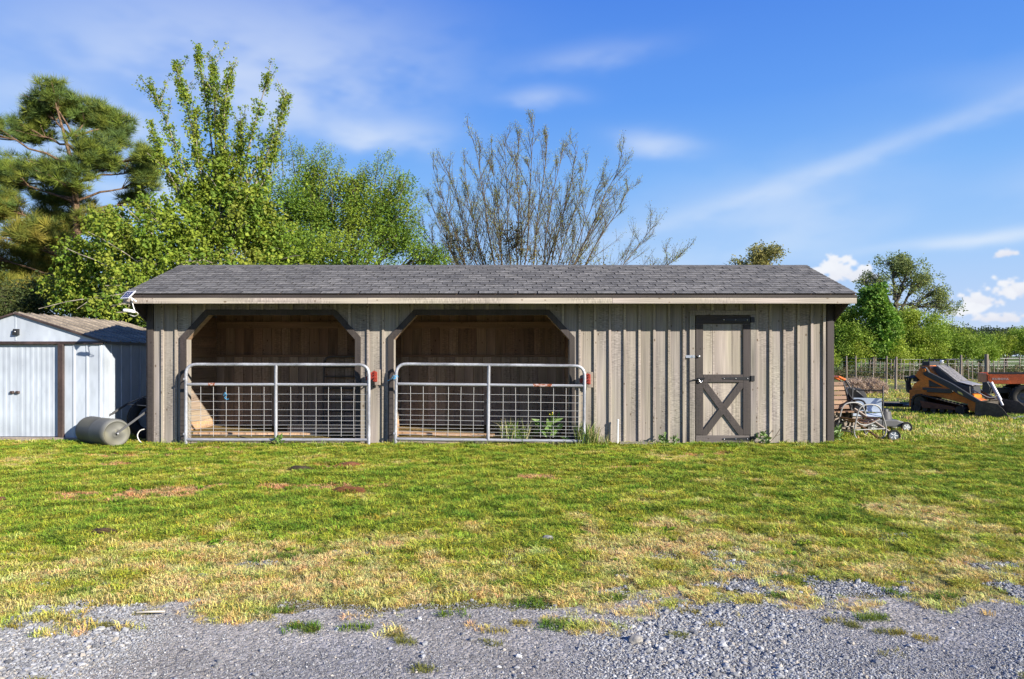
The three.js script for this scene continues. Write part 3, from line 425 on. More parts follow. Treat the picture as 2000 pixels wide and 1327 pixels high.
// the door of the tack room
{
  const w = door.R - door.L, h = door.T - 0.03, cx = (door.L + door.R) / 2, z0 = FZ + 0.004;
  for (const [s, x] of [[-1, door.L - 0.05], [1, door.R + 0.043]]) part('door_casing', cbox(0.088, door.T - FOOT, 0.032, 0.003, s + 2), M.siding[2], barn, [x, (door.T + FOOT) / 2, FZ + 0.0168]);
  part('door_casing', cbox(w + 0.181, 0.078, 0.033, 0.003, 4), M.siding[2], barn, [cx - 0.004, door.T + 0.041, FZ + 0.0172]);
  const d = new THREE.Group(); d.name = 'door'; d.position.set(cx, 0.025, z0); barn.add(d);
  const iw = w - 0.012; [0.31, 0.36, 0.33].reduce((x, f, k) => { const bw = iw * f; part('door_board', cbox(bw - 0.004, h - 0.01, 0.022, 0.003, 20 + k), [M.batten[0], M.batten[2], M.batten[1]][k], d, [x + bw / 2, h / 2, -0.004]); return x + bw; }, -iw / 2);
  const sw = 0.118, zt = 0.0215;
  part('stile', cbox(sw, h - 0.27, 0.026, 0.003, 1), M.trim, d, [-iw / 2 + sw / 2, h / 2 - 0.008, zt]); part('stile', cbox(sw, h - 0.27, 0.026, 0.003, 2), M.trim, d, [iw / 2 - sw / 2, h / 2 - 0.008, zt]);
  part('rail', cbox(iw, 0.132, 0.026, 0.003, 3), M.trim, d, [0, h - 0.068, zt]); const mid = cbox(iw - 2 * sw - 0.002, 0.128, 0.026, 0.003, 4); part('rail', mid, M.trim, d, [0, 1.045, zt]);
  part('rail', cbox(iw, 0.118, 0.026, 0.003, 5), wood([0.19, 0.18, 0.17]), d, [0, 0.060, zt]);
  const bx = iw / 2 - sw, y0 = 0.122, y1 = 0.98, a = Math.atan2(y1 - y0, 2 * bx), hw = 0.052, ex = hw / Math.sin(a), ey = hw / Math.cos(a);
  const brace = [[-bx, y1 - ey], [-bx, y1], [-bx + ex, y1], [bx, y0 + ey], [bx, y0], [bx - ex, y0]];
  part('brace', slab(brace, 0.026, 1), M.trim, d, [0, 0, 0.0085]);
  const m = (y0 + y1) / 2, half = [[-bx, y0 + ey], [-bx, y0], [-bx + ex, y0]];
  const ux = Math.cos(a), uy = Math.sin(a);   // the short halves meet the full brace at its edges
  const k1 = (t, side) => [ux * t - uy * hw * side, m + uy * t + ux * hw * side], cot = Math.cos(2 * a) / Math.sin(2 * a);
  const tA = -(hw / Math.sin(2 * a) + hw * cot), tB = -(hw / Math.sin(2 * a) - hw * cot);
  part('brace', slab([...half, k1(tB, -1), k1(tA, 1)], 0.026, 2), M.trim, d, [0, 0, 0.0085]);
  part('brace', slab([[bx, y1 - ey], [bx, y1], [bx - ex, y1], k1(-tB, 1), k1(-tA, -1)], 0.026, 3), M.trim, d, [0, 0, 0.0085]);
  // three strap hinges on the right edge
  for (const y of [h - 0.068, 1.045, 0.062]) {
    const hg = new THREE.Group(); hg.name = 'hinge'; hg.position.set(iw / 2, y, zt + 0.014); d.add(hg);
    part('strap', slab([[-0.46, -0.006], [-0.44, -0.014], [-0.06, -0.028], [-0.005, -0.03], [-0.005, 0.03], [-0.06, 0.028], [-0.44, 0.014], [-0.46, 0.006]], 0.005, 0, 0.0012), M.blackMetal, hg);
    part('knuckle', at(new THREE.CylinderGeometry(0.013, 0.013, 0.085, 10), 0.012, 0, 0.008), M.blackMetal, hg); part('leaf', cbox(0.05, 0.09, 0.012, 0.002), M.blackMetal, hg, [0.042, 0, 0.002]);
    for (const bx2 of [-0.43, -0.24, -0.05]) part('bolt', new THREE.SphereGeometry(0.010, 8, 6), M.silver, hg, [bx2, 0, 0.006]);
  }
  const lt = new THREE.Group(); lt.name = 'latch'; lt.position.set(-iw / 2 + 0.03, 1.03, zt + 0.014); d.add(lt);
  part('bolt_bar', bar([-0.09, -0.012, 0.016], [0.11, 0.02, 0.016], 0.011, 8), M.blackMetal, lt); part('keeper', cbox(0.10, 0.05, 0.012, 0.002), M.blackMetal, lt, [0.05, 0.004, 0.006]); part('handle', tube([[0.01, 0.0, 0.02], [0.04, -0.05, 0.03], [0.07, -0.02, 0.02]], 0.008, 6), M.silver, lt);
  const hp = new THREE.Group(); hp.name = 'hasp'; hp.position.set(-iw / 2 - 0.08, 1.40, 0.028); d.add(hp);
  part('hasp_strap', cbox(0.15, 0.045, 0.006, 0.002), M.silver, hp, [-0.01, 0, 0.002]); part('staple', tube([[0.03, -0.01, 0], [0.03, -0.01, 0.02], [0.03, 0.012, 0.02], [0.03, 0.012, 0]], 0.004, 6), M.silver, hp); part('knob', new THREE.SphereGeometry(0.022, 12, 8), M.silver, hp, [0.125, 0.002, 0.018]);
}
// pad and pipe at the foot of the wall
tag(part(numbered('concrete_pad'), slab([[-0.28, -0.1], [0.3, -0.08], [0.26, 0.12], [-0.24, 0.13]], 0.045, 1, 0.008).rotateX(-Math.PI / 2), std([0.46, 0.43, 0.39], 0.95, { map: dirtTex, bumpMap: soilBump, bumpScale: 0.006 }), scene, [2.0, 0.0, -10.96]), 'thin pale concrete pad at the foot of the wall beside the white pipe', 'concrete pad');
{ const p = thing('vent_pipe', 'short white plastic pipe standing against the grey wall', 'pipe', [1.70, 0, -10.98]); part('pipe', bar([0, -0.01, 0], [0.006, 0.40, 0], 0.014, 12), M.pvc, p); part('cap', bar([0.006, 0.385, 0], [0.006, 0.415, 0], 0.018, 12), M.pvc, p); }
// things in the stalls
{
  tag(part(numbered('floor_plank'), cbox(1.42, 0.125, 0.03, 0.003, 9), M.pine, scene, [-3.30, 0.115, -12.2], [0.06, 0.03, -0.006]), 'pale pine plank on edge on the left stall floor', 'plank');
  tag(part(numbered('floor_plank'), cbox(2.1, 0.035, 0.14, 0.003, 4), M.pine, scene, [-4.4, 0.10, -11.75], [0, 0.05, -0.012]), 'pale pine plank lying flat just inside the left gate', 'plank');
  tag(part(numbered('floor_plank'), cbox(1.7, 0.04, 0.14, 0.003, 7), M.pine, scene, [-1.15, 0.095, -11.7], [0.02, -0.10, -0.016]), 'pale pine plank lying flat inside the second gate', 'plank');
  tag(part(numbered('wood_block'), cbox(0.12, 0.20, 0.1, 0.004, 7), M.pine, scene, [-2.0, 0.17, -11.62], [0, 0.2, 0]), 'short pine block standing inside the second gate by the divider', 'block');
  const g = thing('corral_panel', 'dark tubular corral panel leaning against the back of the left stall', 'panel', [-2.92, 0.06, -13.35], 0.02); g.rotation.x = -0.06;
  const dk = std([0.14, 0.125, 0.115], 0.6, { metalness: 0.4 });
  part('frame', bentPipe([[-0.78, 0, 0], [-0.78, 1.36, 0], [0.66, 1.36, 0], [0.66, 0, 0]], 0.02, 0.16), dk, g); for (const y of [0.08, 0.30, 0.52, 0.74, 0.97, 1.16]) part('rail', bar([-0.76, y, 0], [0.64, y, 0], 0.017, 8), dk, g);
}

// ---------------------------------------------------------------- the two tube gates
const wirePattern = [0.78, 0.66, 0.53, 0.435, 0.355, 0.285, 0.23, 0.175, 0.125];
function gate(label, pos, W, tilt, yaw, rustAt) {
  const g = thing('tube_gate', label, 'gate', pos, yaw, 'tube gates across the stalls'); g.rotation.z = tilt;
  const r = 0.0255, top = 1.255, mid = 0.935, low = 0.05, r2 = rng(Math.round(W * 100));
  part('frame', bentPipe([[0, -0.02, 0], [0, top, 0], [W, top, 0], [W, -0.02, 0]], r, 0.17, 14), M.galv, g);
  const mx = W * 0.492;
  part('rail', bar([r, mid, 0], [W - r, mid, 0], r * 0.92, 12), M.galv, g); part('rail', bar([r, low, 0], [W - r, low, 0], r, 12), M.galv, g); part('upright', bar([mx, low, 0.004], [mx, top - 0.01, 0.004], r * 1.02, 12), M.galv, g);
  if (rustAt) part('rust_patch', bar([rustAt[0], mid, 0], [rustAt[1], mid, 0], r * 0.92 + 0.001, 12), M.rust, g).userData.label = 'rusty length of the middle rail';
  for (const [a, b] of [[0.03, mx - 0.15], [mx + 0.03, W - 0.10]]) {
    const n = 6; for (const y of wirePattern) part('wire', tube([[a, y, -0.012], [(a + b) / 2 + (r2() - 0.5) * 0.3, y + (r2() - 0.5) * 0.008, -0.014 + (r2() - 0.5) * 0.01], [b + 0.08, y + (r2() - 0.5) * 0.006, -0.012]], 0.0033, 5, false, 6), M.wire, g);
    for (let k = 0; k < n + (a > 0.5 ? 1 : 0); k++) { const x = a + 0.20 + k * 0.203; if (x > b + 0.09) break; part('wire', tube([[x, 0.10, -0.018], [x + (r2() - 0.5) * 0.01, 0.5, -0.018], [x + (r2() - 0.5) * 0.008, mid - 0.03, -0.016]], 0.0036, 5, false, 6), M.wire, g); }
  }
  for (const y of [1.02, 0.14]) { const h = new THREE.Group(); h.name = 'hinge'; h.position.set(-0.03, y, -0.03); g.add(h); part('hinge_pin', bar([0, -0.04, 0], [0, 0.05, 0], 0.011, 8), M.silver, h); part('hinge_clamp', cbox(0.05, 0.035, 0.06, 0.004), M.galv, h, [0.02, 0.0, 0.03]); part('hinge_bolt', bar([0, 0, 0], [0.0, 0, -0.09], 0.009, 8), M.galv, h); }
  return g;
}
gate('galvanised tube gate with wire mesh across the left stall', [-5.225, 0.045, -10.92], 2.93, -0.002, 0, [0.36, 0.47]);
gate('galvanised tube gate with wire mesh across the stall beside the tack room', [-1.87, 0.052, -10.94], 3.02, -0.0105, -0.012, [2.2, 2.5]);
// red two way latches on wooden blocks
for (const [x, y, z, l] of [[-2.20, 1.09, -11.0, 'red steel latch on the wall between the two gates'], [1.235, 1.05, -11.0, 'red steel latch at the right end of the second gate']]) {
  const t = thing('gate_latch', l, 'latch', [x, y, z], 0, 'red gate latches');
  part('block', cbox(0.085, 0.25, 0.06, 0.004, 2), M.greywood, t, [0.03, 0, -0.01]); part('backplate', cbox(0.07, 0.16, 0.014, 0.003), M.red, t, [-0.005, 0.01, 0.028]);
  part('jaw', slab([[-0.14, -0.05], [-0.02, -0.03], [0.02, 0.0], [-0.02, 0.04], [-0.10, 0.035], [-0.15, 0.01]], 0.02, 1, 0.003), M.red, t, [0, 0, 0.036]); part('jaw', slab([[-0.10, 0.05], [0.01, 0.035], [0.03, 0.085], [-0.02, 0.11]], 0.02, 1, 0.003), M.red, t, [0, 0, 0.038]);
  for (const yy of [-0.05, 0.0, 0.05, 0.09]) part('latch_tooth', bar([0.0, yy, 0.03], [0.0, yy - 0.01, 0.085], 0.012, 6), M.red, t);
}
tag(part(numbered('baling_twine'), tube([[0, 0, 0], [0.03, 0.05, 0.02], [0.05, 0.0, 0.02], [0.02, -0.03, 0.01], [0.06, -0.06, 0.015], [0.09, -0.05, 0.02]], 0.006, 6), M.blue, scene, [-4.62, 0.80, -10.92]), 'knot of blue twine tied on the mesh of the left gate', 'twine');
tag(part(numbered('baling_twine'), tube([[-0.12, -0.07, -0.08], [-0.04, -0.03, 0], [0.0, 0.02, 0.03], [0.03, -0.01, 0.025], [-0.01, -0.04, 0.02], [0.04, 0.02, 0.02], [0.06, 0.0, -0.02]], 0.007, 6), M.blue, scene, [-1.89, 1.10, -10.93]), 'blue twine tied round the post of the second gate', 'twine');
// solar lamp and camera at the left end of the eave
{
  const s = thing('solar_panel', 'small tilted solar panel with white frame on the left eave corner', 'solar panel', [-5.88, 2.37, -10.44]);
  const a = new THREE.Group(); a.name = 'panel'; a.rotation.set(-0.75, -0.5, 0, 'YXZ'); s.add(a);
  part('frame', cbox(0.215, 0.165, 0.014, 0.003), M.white, a); part('cells', cbox(0.165, 0.125, 0.006, 0.001), std([0.02, 0.022, 0.075], 0.15), a, [0, 0, 0.0075]); for (let k = -1; k <= 1; k++) part('cell_line', cbox(0.001, 0.12, 0.001, 0.0001), M.silver, a, [k * 0.04, 0, 0.0112]);
  part('bracket', bar([0.02, -0.03, -0.01], [0.10, -0.10, -0.05], 0.012, 8), M.white, s);
  const c = thing('security_camera', 'small white camera on a bent bracket below the solar panel', 'camera', [-5.86, 2.15, -10.50]);
  part('body', at(new THREE.CapsuleGeometry(0.028, 0.11, 6, 12), 0, 0, 0, 0, 0, 1.45), M.white, c, [-0.05, -0.02, 0.0]); part('lens', at(new THREE.CylinderGeometry(0.02, 0.022, 0.012, 12), -0.135, -0.012, 0, 0, 0, 1.45), M.black, c);
  part('arm', tube([[-0.02, -0.01, 0], [0.05, -0.05, 0], [0.02, 0.05, -0.01], [-0.01, 0.16, -0.02]], 0.008, 6), M.pvc, c); part('cable', tube([[0.04, -0.02, 0], [0.09, -0.06, -0.02], [0.02, -0.10, -0.05], [-0.06, -0.07, -0.03]], 0.005, 5), M.pvc, c);
}

// ---------------------------------------------------------------- the white metal garden shed
function ribbed(w, h, ribs, rd = 0.012, rw = 0.018, top) {   // sheet in x 0..w, y 0..h, its ribs standing out towards +z; top(x) may slope
  const xs = [0]; for (const r of ribs) xs.push(r - rw, r - rw * 0.45, r + rw * 0.45, r + rw); xs.push(w); const zs = xs.map((x, i) => (i === 0 || i === xs.length - 1) ? 0 : [0, rd, rd, 0][(i - 1) % 4]);
  const pos = [], uv = []; const T = (x) => top ? top(x) : h; let d = 0; const N = 6;
  for (let i = 0; i < xs.length - 1; i++) { const a = xs[i], b = xs[i + 1], za = zs[i], zb = zs[i + 1]; for (let j = 0; j < N; j++) { const y = (x, k) => T(x) * k / N, A = [a, y(a, j), za], B = [b, y(b, j), zb], C = [b, y(b, j + 1), zb], D = [a, y(a, j + 1), za]; for (const p of [A, B, C, A, C, D]) { pos.push(...p); uv.push(p[0], p[1]); } } }
  const g = new THREE.BufferGeometry(); g.setAttribute('position', new THREE.Float32BufferAttribute(pos, 3)); g.setAttribute('uv', new THREE.Float32BufferAttribute(uv, 2)); g.computeVertexNormals(); return g;
}
{
  const sheetTex = tex(512, 512, (u, v, x, y) => { const a = vnoise(u * 5, v * 3, 5, 3), b = vnoise(u * 30, v * 10, 30, 10), sp = hash2(x >> 1, y >> 1) > 0.9985 ? 0.35 : 0, s = 0.93 + (a - 0.5) * 0.10 + (b - 0.5) * 0.06 - sp; return [250 * s, 252 * s, 255 * s]; }, [0.8, 0.8]);
  const dent = tex(256, 256, (u, v) => { const s = 255 * (vnoise(u * 4, v * 3, 4, 3) * 0.8 + vnoise(u * 9, v * 7, 9, 7) * 0.2); return [s, s, s]; }, [0.9, 0.5], false);
  const wall = std([0.50, 0.54, 0.60], 0.5, { map: sheetTex, bumpMap: dent, bumpScale: 0.012, side: THREE.DoubleSide }), brown = std([0.10, 0.065, 0.06], 0.5, { map: dirtTex }), roofM = std([0.42, 0.355, 0.28], 0.75, { map: dirtTex, side: THREE.DoubleSide });
  const s = thing('metal_shed', 'white ribbed metal garden shed with brown door frame and tan roof', 'shed', [-6.82, 0.075, -11.4]), W = 2.96, E = 1.60, R = 2.07, D = 3.1, hx = W / 2;
  const gab = (x) => E + (R - E) * (1 - Math.abs(x - hx) / hx);
  // front right of the door, front above it, left stretch
  part('front_panel', ribbed(0.665, E, [0.16, 0.38, 0.60], 0.012, 0.03), wall, s, [-0.665, 0, 0]); part('front_panel', ribbed(0.70, E, [0.1, 0.3, 0.5], 0.012, 0.03), wall, s, [-W, 0, 0]);
  part('gable_panel', slab([[-W, E], [0, E], [-hx, R]], 0.012, 1), wall, s, [0, 0.002, -0.01]); part('gable_seam', slab([[-hx - 0.012, E + 0.02], [-hx + 0.012, E + 0.02], [-hx + 0.012, R - 0.012], [-hx - 0.012, R - 0.012]], 0.006), wall, s, [0, 0, 0.002]);
  part('door_post', cbox(0.095, E, 0.05, 0.006, 1), brown, s, [-0.71, E / 2, 0.016]); part('door_post', cbox(0.095, E, 0.05, 0.006, 2), brown, s, [-2.25, E / 2, 0.016]);
  part('door_track', cbox(W - 0.01, 0.05, 0.05, 0.005, 3), brown, s, [-hx - 0.0, E - 0.022, 0.018]);
  for (const [x, w] of [[-1.478, 0.72], [-2.20, 0.72]]) { const d = part('sliding_door', ribbed(w, E - 0.06, [0.07, 0.16, 0.25, 0.34, 0.43, 0.52, 0.61], 0.003, 0.03), wall, s, [x, 0.01, -0.03]); part('handle', cbox(0.055, 0.045, 0.04, 0.006), brown, d, [x < -2 ? w - 0.07 : 0.02, 0.74, 0.02]); }
  const lamp = part('wall_lamp', slab([[-0.05, -0.05], [0.05, -0.05], [0.05, 0.05], [-0.03, 0.05]], 0.05, 0, 0.006), M.black, s, [-hx + 0.02, E + 0.16, 0.004]); part('lens', new THREE.SphereGeometry(0.014, 8, 6), M.silver, lamp, [0.005, 0.005, 0.05]);
  const side = ribbed(D, E, [0.2, 0.5, 0.8, 1.1, 1.4, 1.7, 2.0, 2.3, 2.6, 2.9], 0.014, 0.02); side.rotateY(Math.PI / 2); part('side_panel', side, wall, s, [0, 0, 0]);
  const side2 = ribbed(D, E, [0.5, 1.1, 1.7, 2.3], 0.014, 0.02); side2.rotateY(-Math.PI / 2); part('side_panel', side2, wall, s, [-W, 0, -D]);
  part('rear_panel', slab([[-W, 0], [0, 0], [0, E], [-hx, R], [-W, E]], 0.01), wall, s, [0, 0, -D]);
  const sl = Math.hypot(hx + 0.06, R - E + 0.02), an = Math.atan2(R - E, hx);
  for (const q of [1, -1]) { const g = ribbed(D + 0.1, sl, [0.08, 0.38, 0.68, 0.98, 1.28, 1.58, 1.88, 2.18, 2.48, 2.78, 3.08], 0.02, 0.022); g.rotateX(-Math.PI / 2); g.rotateY(q > 0 ? -Math.PI / 2 : Math.PI / 2); // sheet lies flat, ribs run across the ridge
    g.translate(0, 0, q > 0 ? -D - 0.05 : 0.05); const m = part('roof_sheet', g, roofM, s, [-hx, R + 0.018, 0], [0, 0, q > 0 ? -an : an]); }
  for (const q of [1, -1]) part('gable_trim', beam([-hx, R + 0.004, 0.02], [-hx + q * (hx + 0.05), E - 0.012, 0.02], 0.03, 0.055, 3), brown, s);
  part('eave_trim', cbox(0.03, 0.05, D, 0.004, 1), std([0.16, 0.15, 0.15], 0.6), s, [0.026, E - 0.02, -D / 2]);
  part('floor_frame', cbox(W + 0.06, 0.075, D, 0.006, 2), M.greywood, s, [-hx, -0.038, -D / 2 + 0.05]);
}
// lawn roller
{
  const ax = V(0.82, 0, 0.57).normalize(), g = thing('lawn_roller', 'weathered grey plastic lawn roller with steel handle beside the shed', 'lawn roller', [-6.62, 0.0, -11.02], Math.atan2(-ax.z, ax.x)), L = 0.92, r = 0.225;
  const prof = [[0, 0], [0.06, 0], [0.07, 0.012], [0.16, 0.02], [0.185, -0.012], [0.205, -0.012], [r, 0.03], [r + 0.002, 0.10], [r - 0.004, L / 2 - 0.02], [r - 0.008, L / 2], [r - 0.004, L / 2 + 0.02], [r + 0.002, L - 0.10], [r, L - 0.03], [0.205, L + 0.012], [0.185, L + 0.012], [0.16, L - 0.02], [0.07, L - 0.012], [0.06, L], [0, L]].map(([x, y]) => new THREE.Vector2(x, y - L / 2));
  const dm = std([0.215, 0.22, 0.222], 0.62, { map: tex(256, 256, (u, v) => { const a = vnoise(u * 6, v * 6, 6, 6), b = vnoise(u * 5, v * 24, 5, 24), c = sstep(0.55, 0.8, vnoise(u * 9 + 4, v * 5, 9, 5)); const s = 0.68 + (a - 0.5) * 0.4 + (b - 0.5) * 0.25; return [255 * s + c * 30, 252 * s + c * 26, 240 * s + c * 10]; }) });
  const dr = part('drum', new THREE.LatheGeometry(prof, 40), dm, g, [0, r - 0.012, 0], [0, 0, Math.PI / 2]);
  part('axle', bar([-L / 2 - 0.05, r - 0.012, 0], [L / 2 + 0.05, r - 0.012, 0], 0.014, 8), M.galv, g);
  const st = std([0.10, 0.10, 0.105], 0.45, { metalness: 0.6 });
  for (const s of [1, -1]) part('side_arm', beam([s * (L / 2 + 0.035), r, 0], [s * (L / 2 - 0.02), 0.62, -0.62], 0.014, 0.035, 1), st, g);
  part('handle_bow', bentPipe([[L / 2 - 0.02, 0.62, -0.62], [0.16, 0.80, -0.92], [-0.16, 0.80, -0.92], [-L / 2 + 0.02, 0.62, -0.62]], 0.014, 0.12, 8), st, g); part('cross_bar', bar([-L / 2, 0.60, -0.6], [L / 2, 0.60, -0.6], 0.011, 8), st, g);
}
// spare tyre leaning between shed and barn
function tyreGeo(R, w, bead) { const p = [[bead, -w * 0.36], [bead + (R - bead) * 0.35, -w * 0.5], [R * 0.93, -w * 0.46], [R * 0.985, -w * 0.36], [R, -w * 0.2], [R - 0.006, -w * 0.17], [R - 0.006, -w * 0.13], [R, -w * 0.1], [R, w * 0.1], [R - 0.006, w * 0.13], [R - 0.006, w * 0.17], [R, w * 0.2], [R * 0.985, w * 0.36], [R * 0.93, w * 0.46], [bead + (R - bead) * 0.35, w * 0.5], [bead, w * 0.36], [bead, -w * 0.36]].map(([x, y]) => new THREE.Vector2(x, y)); return new THREE.LatheGeometry(p, 48); }
{
  const t = thing('spare_tyre', 'old black tyre leaning between the metal shed and the barn', 'tyre', [-6.22, 0.36, -11.75], 0); t.rotation.set(0, 0.75, 0);
  const b = part('tyre', tyreGeo(0.36, 0.235, 0.20), M.rubber, t, [0, 0, 0], [Math.PI / 2 - 0.12, 0, 0.2]);
  const blk = []; for (let k = 0; k < 44; k++) { const a = k / 44 * 6.283; for (const s of [-1, 0, 1]) blk.push(at(cbox(0.034, 0.05, 0.012, 0.002), 0.361 * Math.sin(a + s * 0.03), s * 0.066, 0.361 * Math.cos(a + s * 0.03), 0, a, 0)); } part('tread_blocks', merge(blk), M.rubber, b).userData.kind = 'stuff';
}
tag(part(numbered('hose_loop'), tube([[0, 0, 0], [-0.05, 0.06, 0.01], [-0.07, 0.14, 0.01], [-0.03, 0.21, 0], [0.03, 0.23, -0.01]], 0.008, 6), M.pvc, scene, [-5.98, 0.02, -11.02]), 'short loop of pale hose at the left foot of the barn', 'hose');

// ---------------------------------------------------------------- clutter by the right end of the barn
{
  const iron = std([0.03, 0.03, 0.032], 0.6, { metalness: 0.3 });
  // slatted bench, half hidden behind the barn corner; faces the yard to the right
  const b = thing('park_bench', 'weathered slatted bench with dark iron ends behind the barn corner', 'bench', [5.56, 0.0, -12.15], 0.22);
  const L = 1.3, r = rng(4);
  for (let k = 0; k < 6; k++) part('back_slat', cbox(L, 0.075, 0.022, 0.004, k), M.benchwood[k % 3], b, [-L / 2 + 0.72, 0.50 + k * 0.083, -0.20 - k * 0.035], [-0.38, 0, 0]);
  for (let k = 0; k < 4; k++) part('seat_slat', cbox(L, 0.022, 0.075, 0.004, k + 3), M.benchwood[(k + 1) % 3], b, [-L / 2 + 0.72, 0.425 + k * 0.004, -0.14 + k * 0.088], [-0.05, 0, 0]);
  for (const x of [0.70, -0.5]) { const e = new THREE.Group(); e.name = 'iron_end'; e.position.set(x, 0, 0); b.add(e);
    part('back_leg', tube([[0, 0, -0.34], [0, 0.2, -0.24], [0, 0.42, -0.17], [0, 0.7, -0.27], [0, 0.96, -0.40]], 0.019, 7), iron, e); part('front_leg', tube([[0, 0, 0.20], [0, 0.2, 0.13], [0, 0.40, 0.16], [0, 0.55, 0.20], [0, 0.63, 0.12], [0, 0.62, -0.22]], 0.017, 7), iron, e); part('seat_bar', bar([0, 0.405, -0.17], [0, 0.415, 0.16], 0.016, 6), iron, e);
    part('scroll', tube([[0, 0.46, -0.10], [0, 0.54, -0.04], [0, 0.52, 0.06], [0, 0.46, 0.05], [0, 0.48, -0.02]], 0.010, 6), iron, e); part('scroll', tube([[0, 0.10, -0.2], [0, 0.26, -0.10], [0, 0.30, 0.04], [0, 0.18, 0.08], [0, 0.16, -0.02]], 0.010, 6), iron, e); }
  // tubular garden chair seen from its side
  const al = std([0.27, 0.265, 0.255], 0.5, { metalness: 0.3 });
  const c = thing('garden_chair', 'light tubular metal garden chair standing sideways beside the bench', 'chair', [5.88, 0.0, -11.75], 0.1);
  for (const z of [0.24, -0.24]) { part('side_frame', tube([[0.22, 0.015, z], [0.05, 0.012, z], [-0.08, 0.03, z], [-0.13, 0.12, z], [-0.10, 0.33, z], [-0.03, 0.55, z], [0.06, 0.605, z], [0.24, 0.605, z], [0.32, 0.56, z], [0.38, 0.42, z], [0.44, 0.2, z], [0.42, 0.09, z], [0.34, 0.03, z], [0.24, 0.012, z]].slice(2).concat([[0.20, 0.014, z]]), 0.0125, 8, false, 60), al, c);
    part('seat_rail', tube([[-0.09, 0.335, z * 0.94], [0.0, 0.275, z * 0.94], [0.15, 0.28, z * 0.94], [0.34, 0.36, z * 0.94]], 0.010, 7), al, c); part('brace', bar([-0.10, 0.185, z], [0.42, 0.20, z], 0.010, 7), al, c); }
  for (let k = 0; k < 6; k++) { const f = k / 5, y = [0.335, 0.29, 0.272, 0.28, 0.31, 0.35][k]; part('seat_slat', cbox(0.06, 0.014, 0.46, 0.003, k), M.benchwood[k % 3], c, [-0.07 + f * 0.38, y + 0.016, 0], [0, 0, [-0.5, -0.3, -0.02, 0.1, 0.3, 0.4][k]]); }
  for (const [x, y] of [[-0.12, 0.14], [0.43, 0.2]]) part('cross_tube', bar([x, y, -0.24], [x, y, 0.24], 0.010, 7), al, c);
  // sling chair with pale blue fabric behind it
  const sl = std([0.48, 0.56, 0.66], 0.85), s = thing('sling_chair', 'folding chair with pale blue fabric seat and dark frame', 'chair', [6.52, 0, -12.5], -0.5);
  const sheet = (a, bb, w, n = 8) => { const pos = [], idx = []; for (let i = 0; i <= n; i++) { const t = i / n, sag = Math.sin(t * Math.PI) * 0.04; for (const q of [-1, 1]) pos.push(q * w / 2, lerp(a[0], bb[0], t) - sag, lerp(a[1], bb[1], t), q * w / 2, lerp(a[0], bb[0], t) - sag - 0.006, lerp(a[1], bb[1], t)); } for (let i = 0; i < n; i++) { const k = i * 4; idx.push(k, k + 2, k + 6, k, k + 6, k + 4, k + 1, k + 5, k + 7, k + 1, k + 7, k + 3); } const g = new THREE.BufferGeometry(); g.setAttribute('position', new THREE.Float32BufferAttribute(pos, 3)); g.setIndex(idx); g.computeVertexNormals(); return g; };
  part('backrest', sheet([0.66, -0.05], [0.42, 0.06], 0.46), sl, s); part('seat', sheet([0.40, 0.02], [0.36, 0.44], 0.46), sl, s);
  for (const x of [-0.25, 0.25]) { part('leg', bar([x, 0.0, 0.42], [x, 0.88, -0.16], 0.012, 7), iron, s); part('leg', bar([x, 0.0, -0.20], [x, 0.42, 0.42], 0.012, 7), iron, s); part('armrest', bentPipe([[x, 0.50, 0.34], [x, 0.62, 0.34], [x, 0.62, -0.04]], 0.013, 0.05, 7), iron, s); }
  part('top_tube', bentPipe([[-0.25, 0.68, -0.04], [-0.25, 0.80, -0.12], [0.25, 0.80, -0.12], [0.25, 0.68, -0.04]], 0.012, 0.06, 7), iron, s);
  // push mower with orange grips
  const or = std([0.80, 0.17, 0.03], 0.45), mw = thing('push_mower', 'push mower with silver hubbed wheels and long dark handle with orange grips', 'mower', [7.08, 0.0, -13.05], -0.12);
  part('deck', (() => { const g = slab([[-0.28, 0.10], [0.36, 0.10], [0.38, 0.17], [0.2, 0.23], [-0.2, 0.23], [-0.30, 0.17]], 0.44, 1, 0.02); g.translate(0, 0, -0.22); return g; })(), std([0.10, 0.10, 0.105], 0.5), mw);
  const eng = part('engine', new THREE.CylinderGeometry(0.12, 0.14, 0.15, 20), std([0.06, 0.06, 0.065], 0.55), mw, [0.04, 0.30, 0]); part('pull_start', new THREE.CylinderGeometry(0.08, 0.09, 0.05, 16), M.black, eng, [0, 0.095, 0]);
  for (const [x, z] of [[-0.24, -0.25], [-0.24, 0.25], [0.34, -0.25], [0.34, 0.25]]) { const w = new THREE.Group(); w.name = 'wheel'; w.position.set(x, 0.10, z); w.rotation.x = Math.PI / 2; mw.add(w); part('tyre', tyreGeo(0.10, 0.05, 0.065), M.rubber, w); part('hub', new THREE.CylinderGeometry(0.064, 0.064, 0.03, 20), M.silver, w); for (let k = 0; k < 5; k++) part('spoke', at(cbox(0.052, 0.04, 0.014, 0.003), Math.cos(k * 1.2566) * 0.034, 0, Math.sin(k * 1.2566) * 0.034, 0, -k * 1.2566, 0), M.white, w); }
  for (const z of [-0.17, 0.17]) { part('handle_tube', tube([[-0.26, 0.18, z], [-0.5, 0.55, z], [-0.62, 0.80, z], [-0.72, 0.98, z * 0.9]], 0.016, 8), iron, mw); part('grip', bar([-0.72, 0.975, z * 0.9], [-0.83, 1.03, z * 0.8], 0.026, 10), or, mw); }
  part('cross_grip', bar([-0.82, 1.03, -0.14], [-0.82, 1.03, 0.14], 0.024, 10), or, mw); part('grass_bag', (() => { const g = new THREE.SphereGeometry(0.2, 16, 10); g.scale(0.9, 1.0, 1); return g; })(), std([0.02, 0.02, 0.02], 0.9), mw, [-0.42, 0.62, -0.12]);
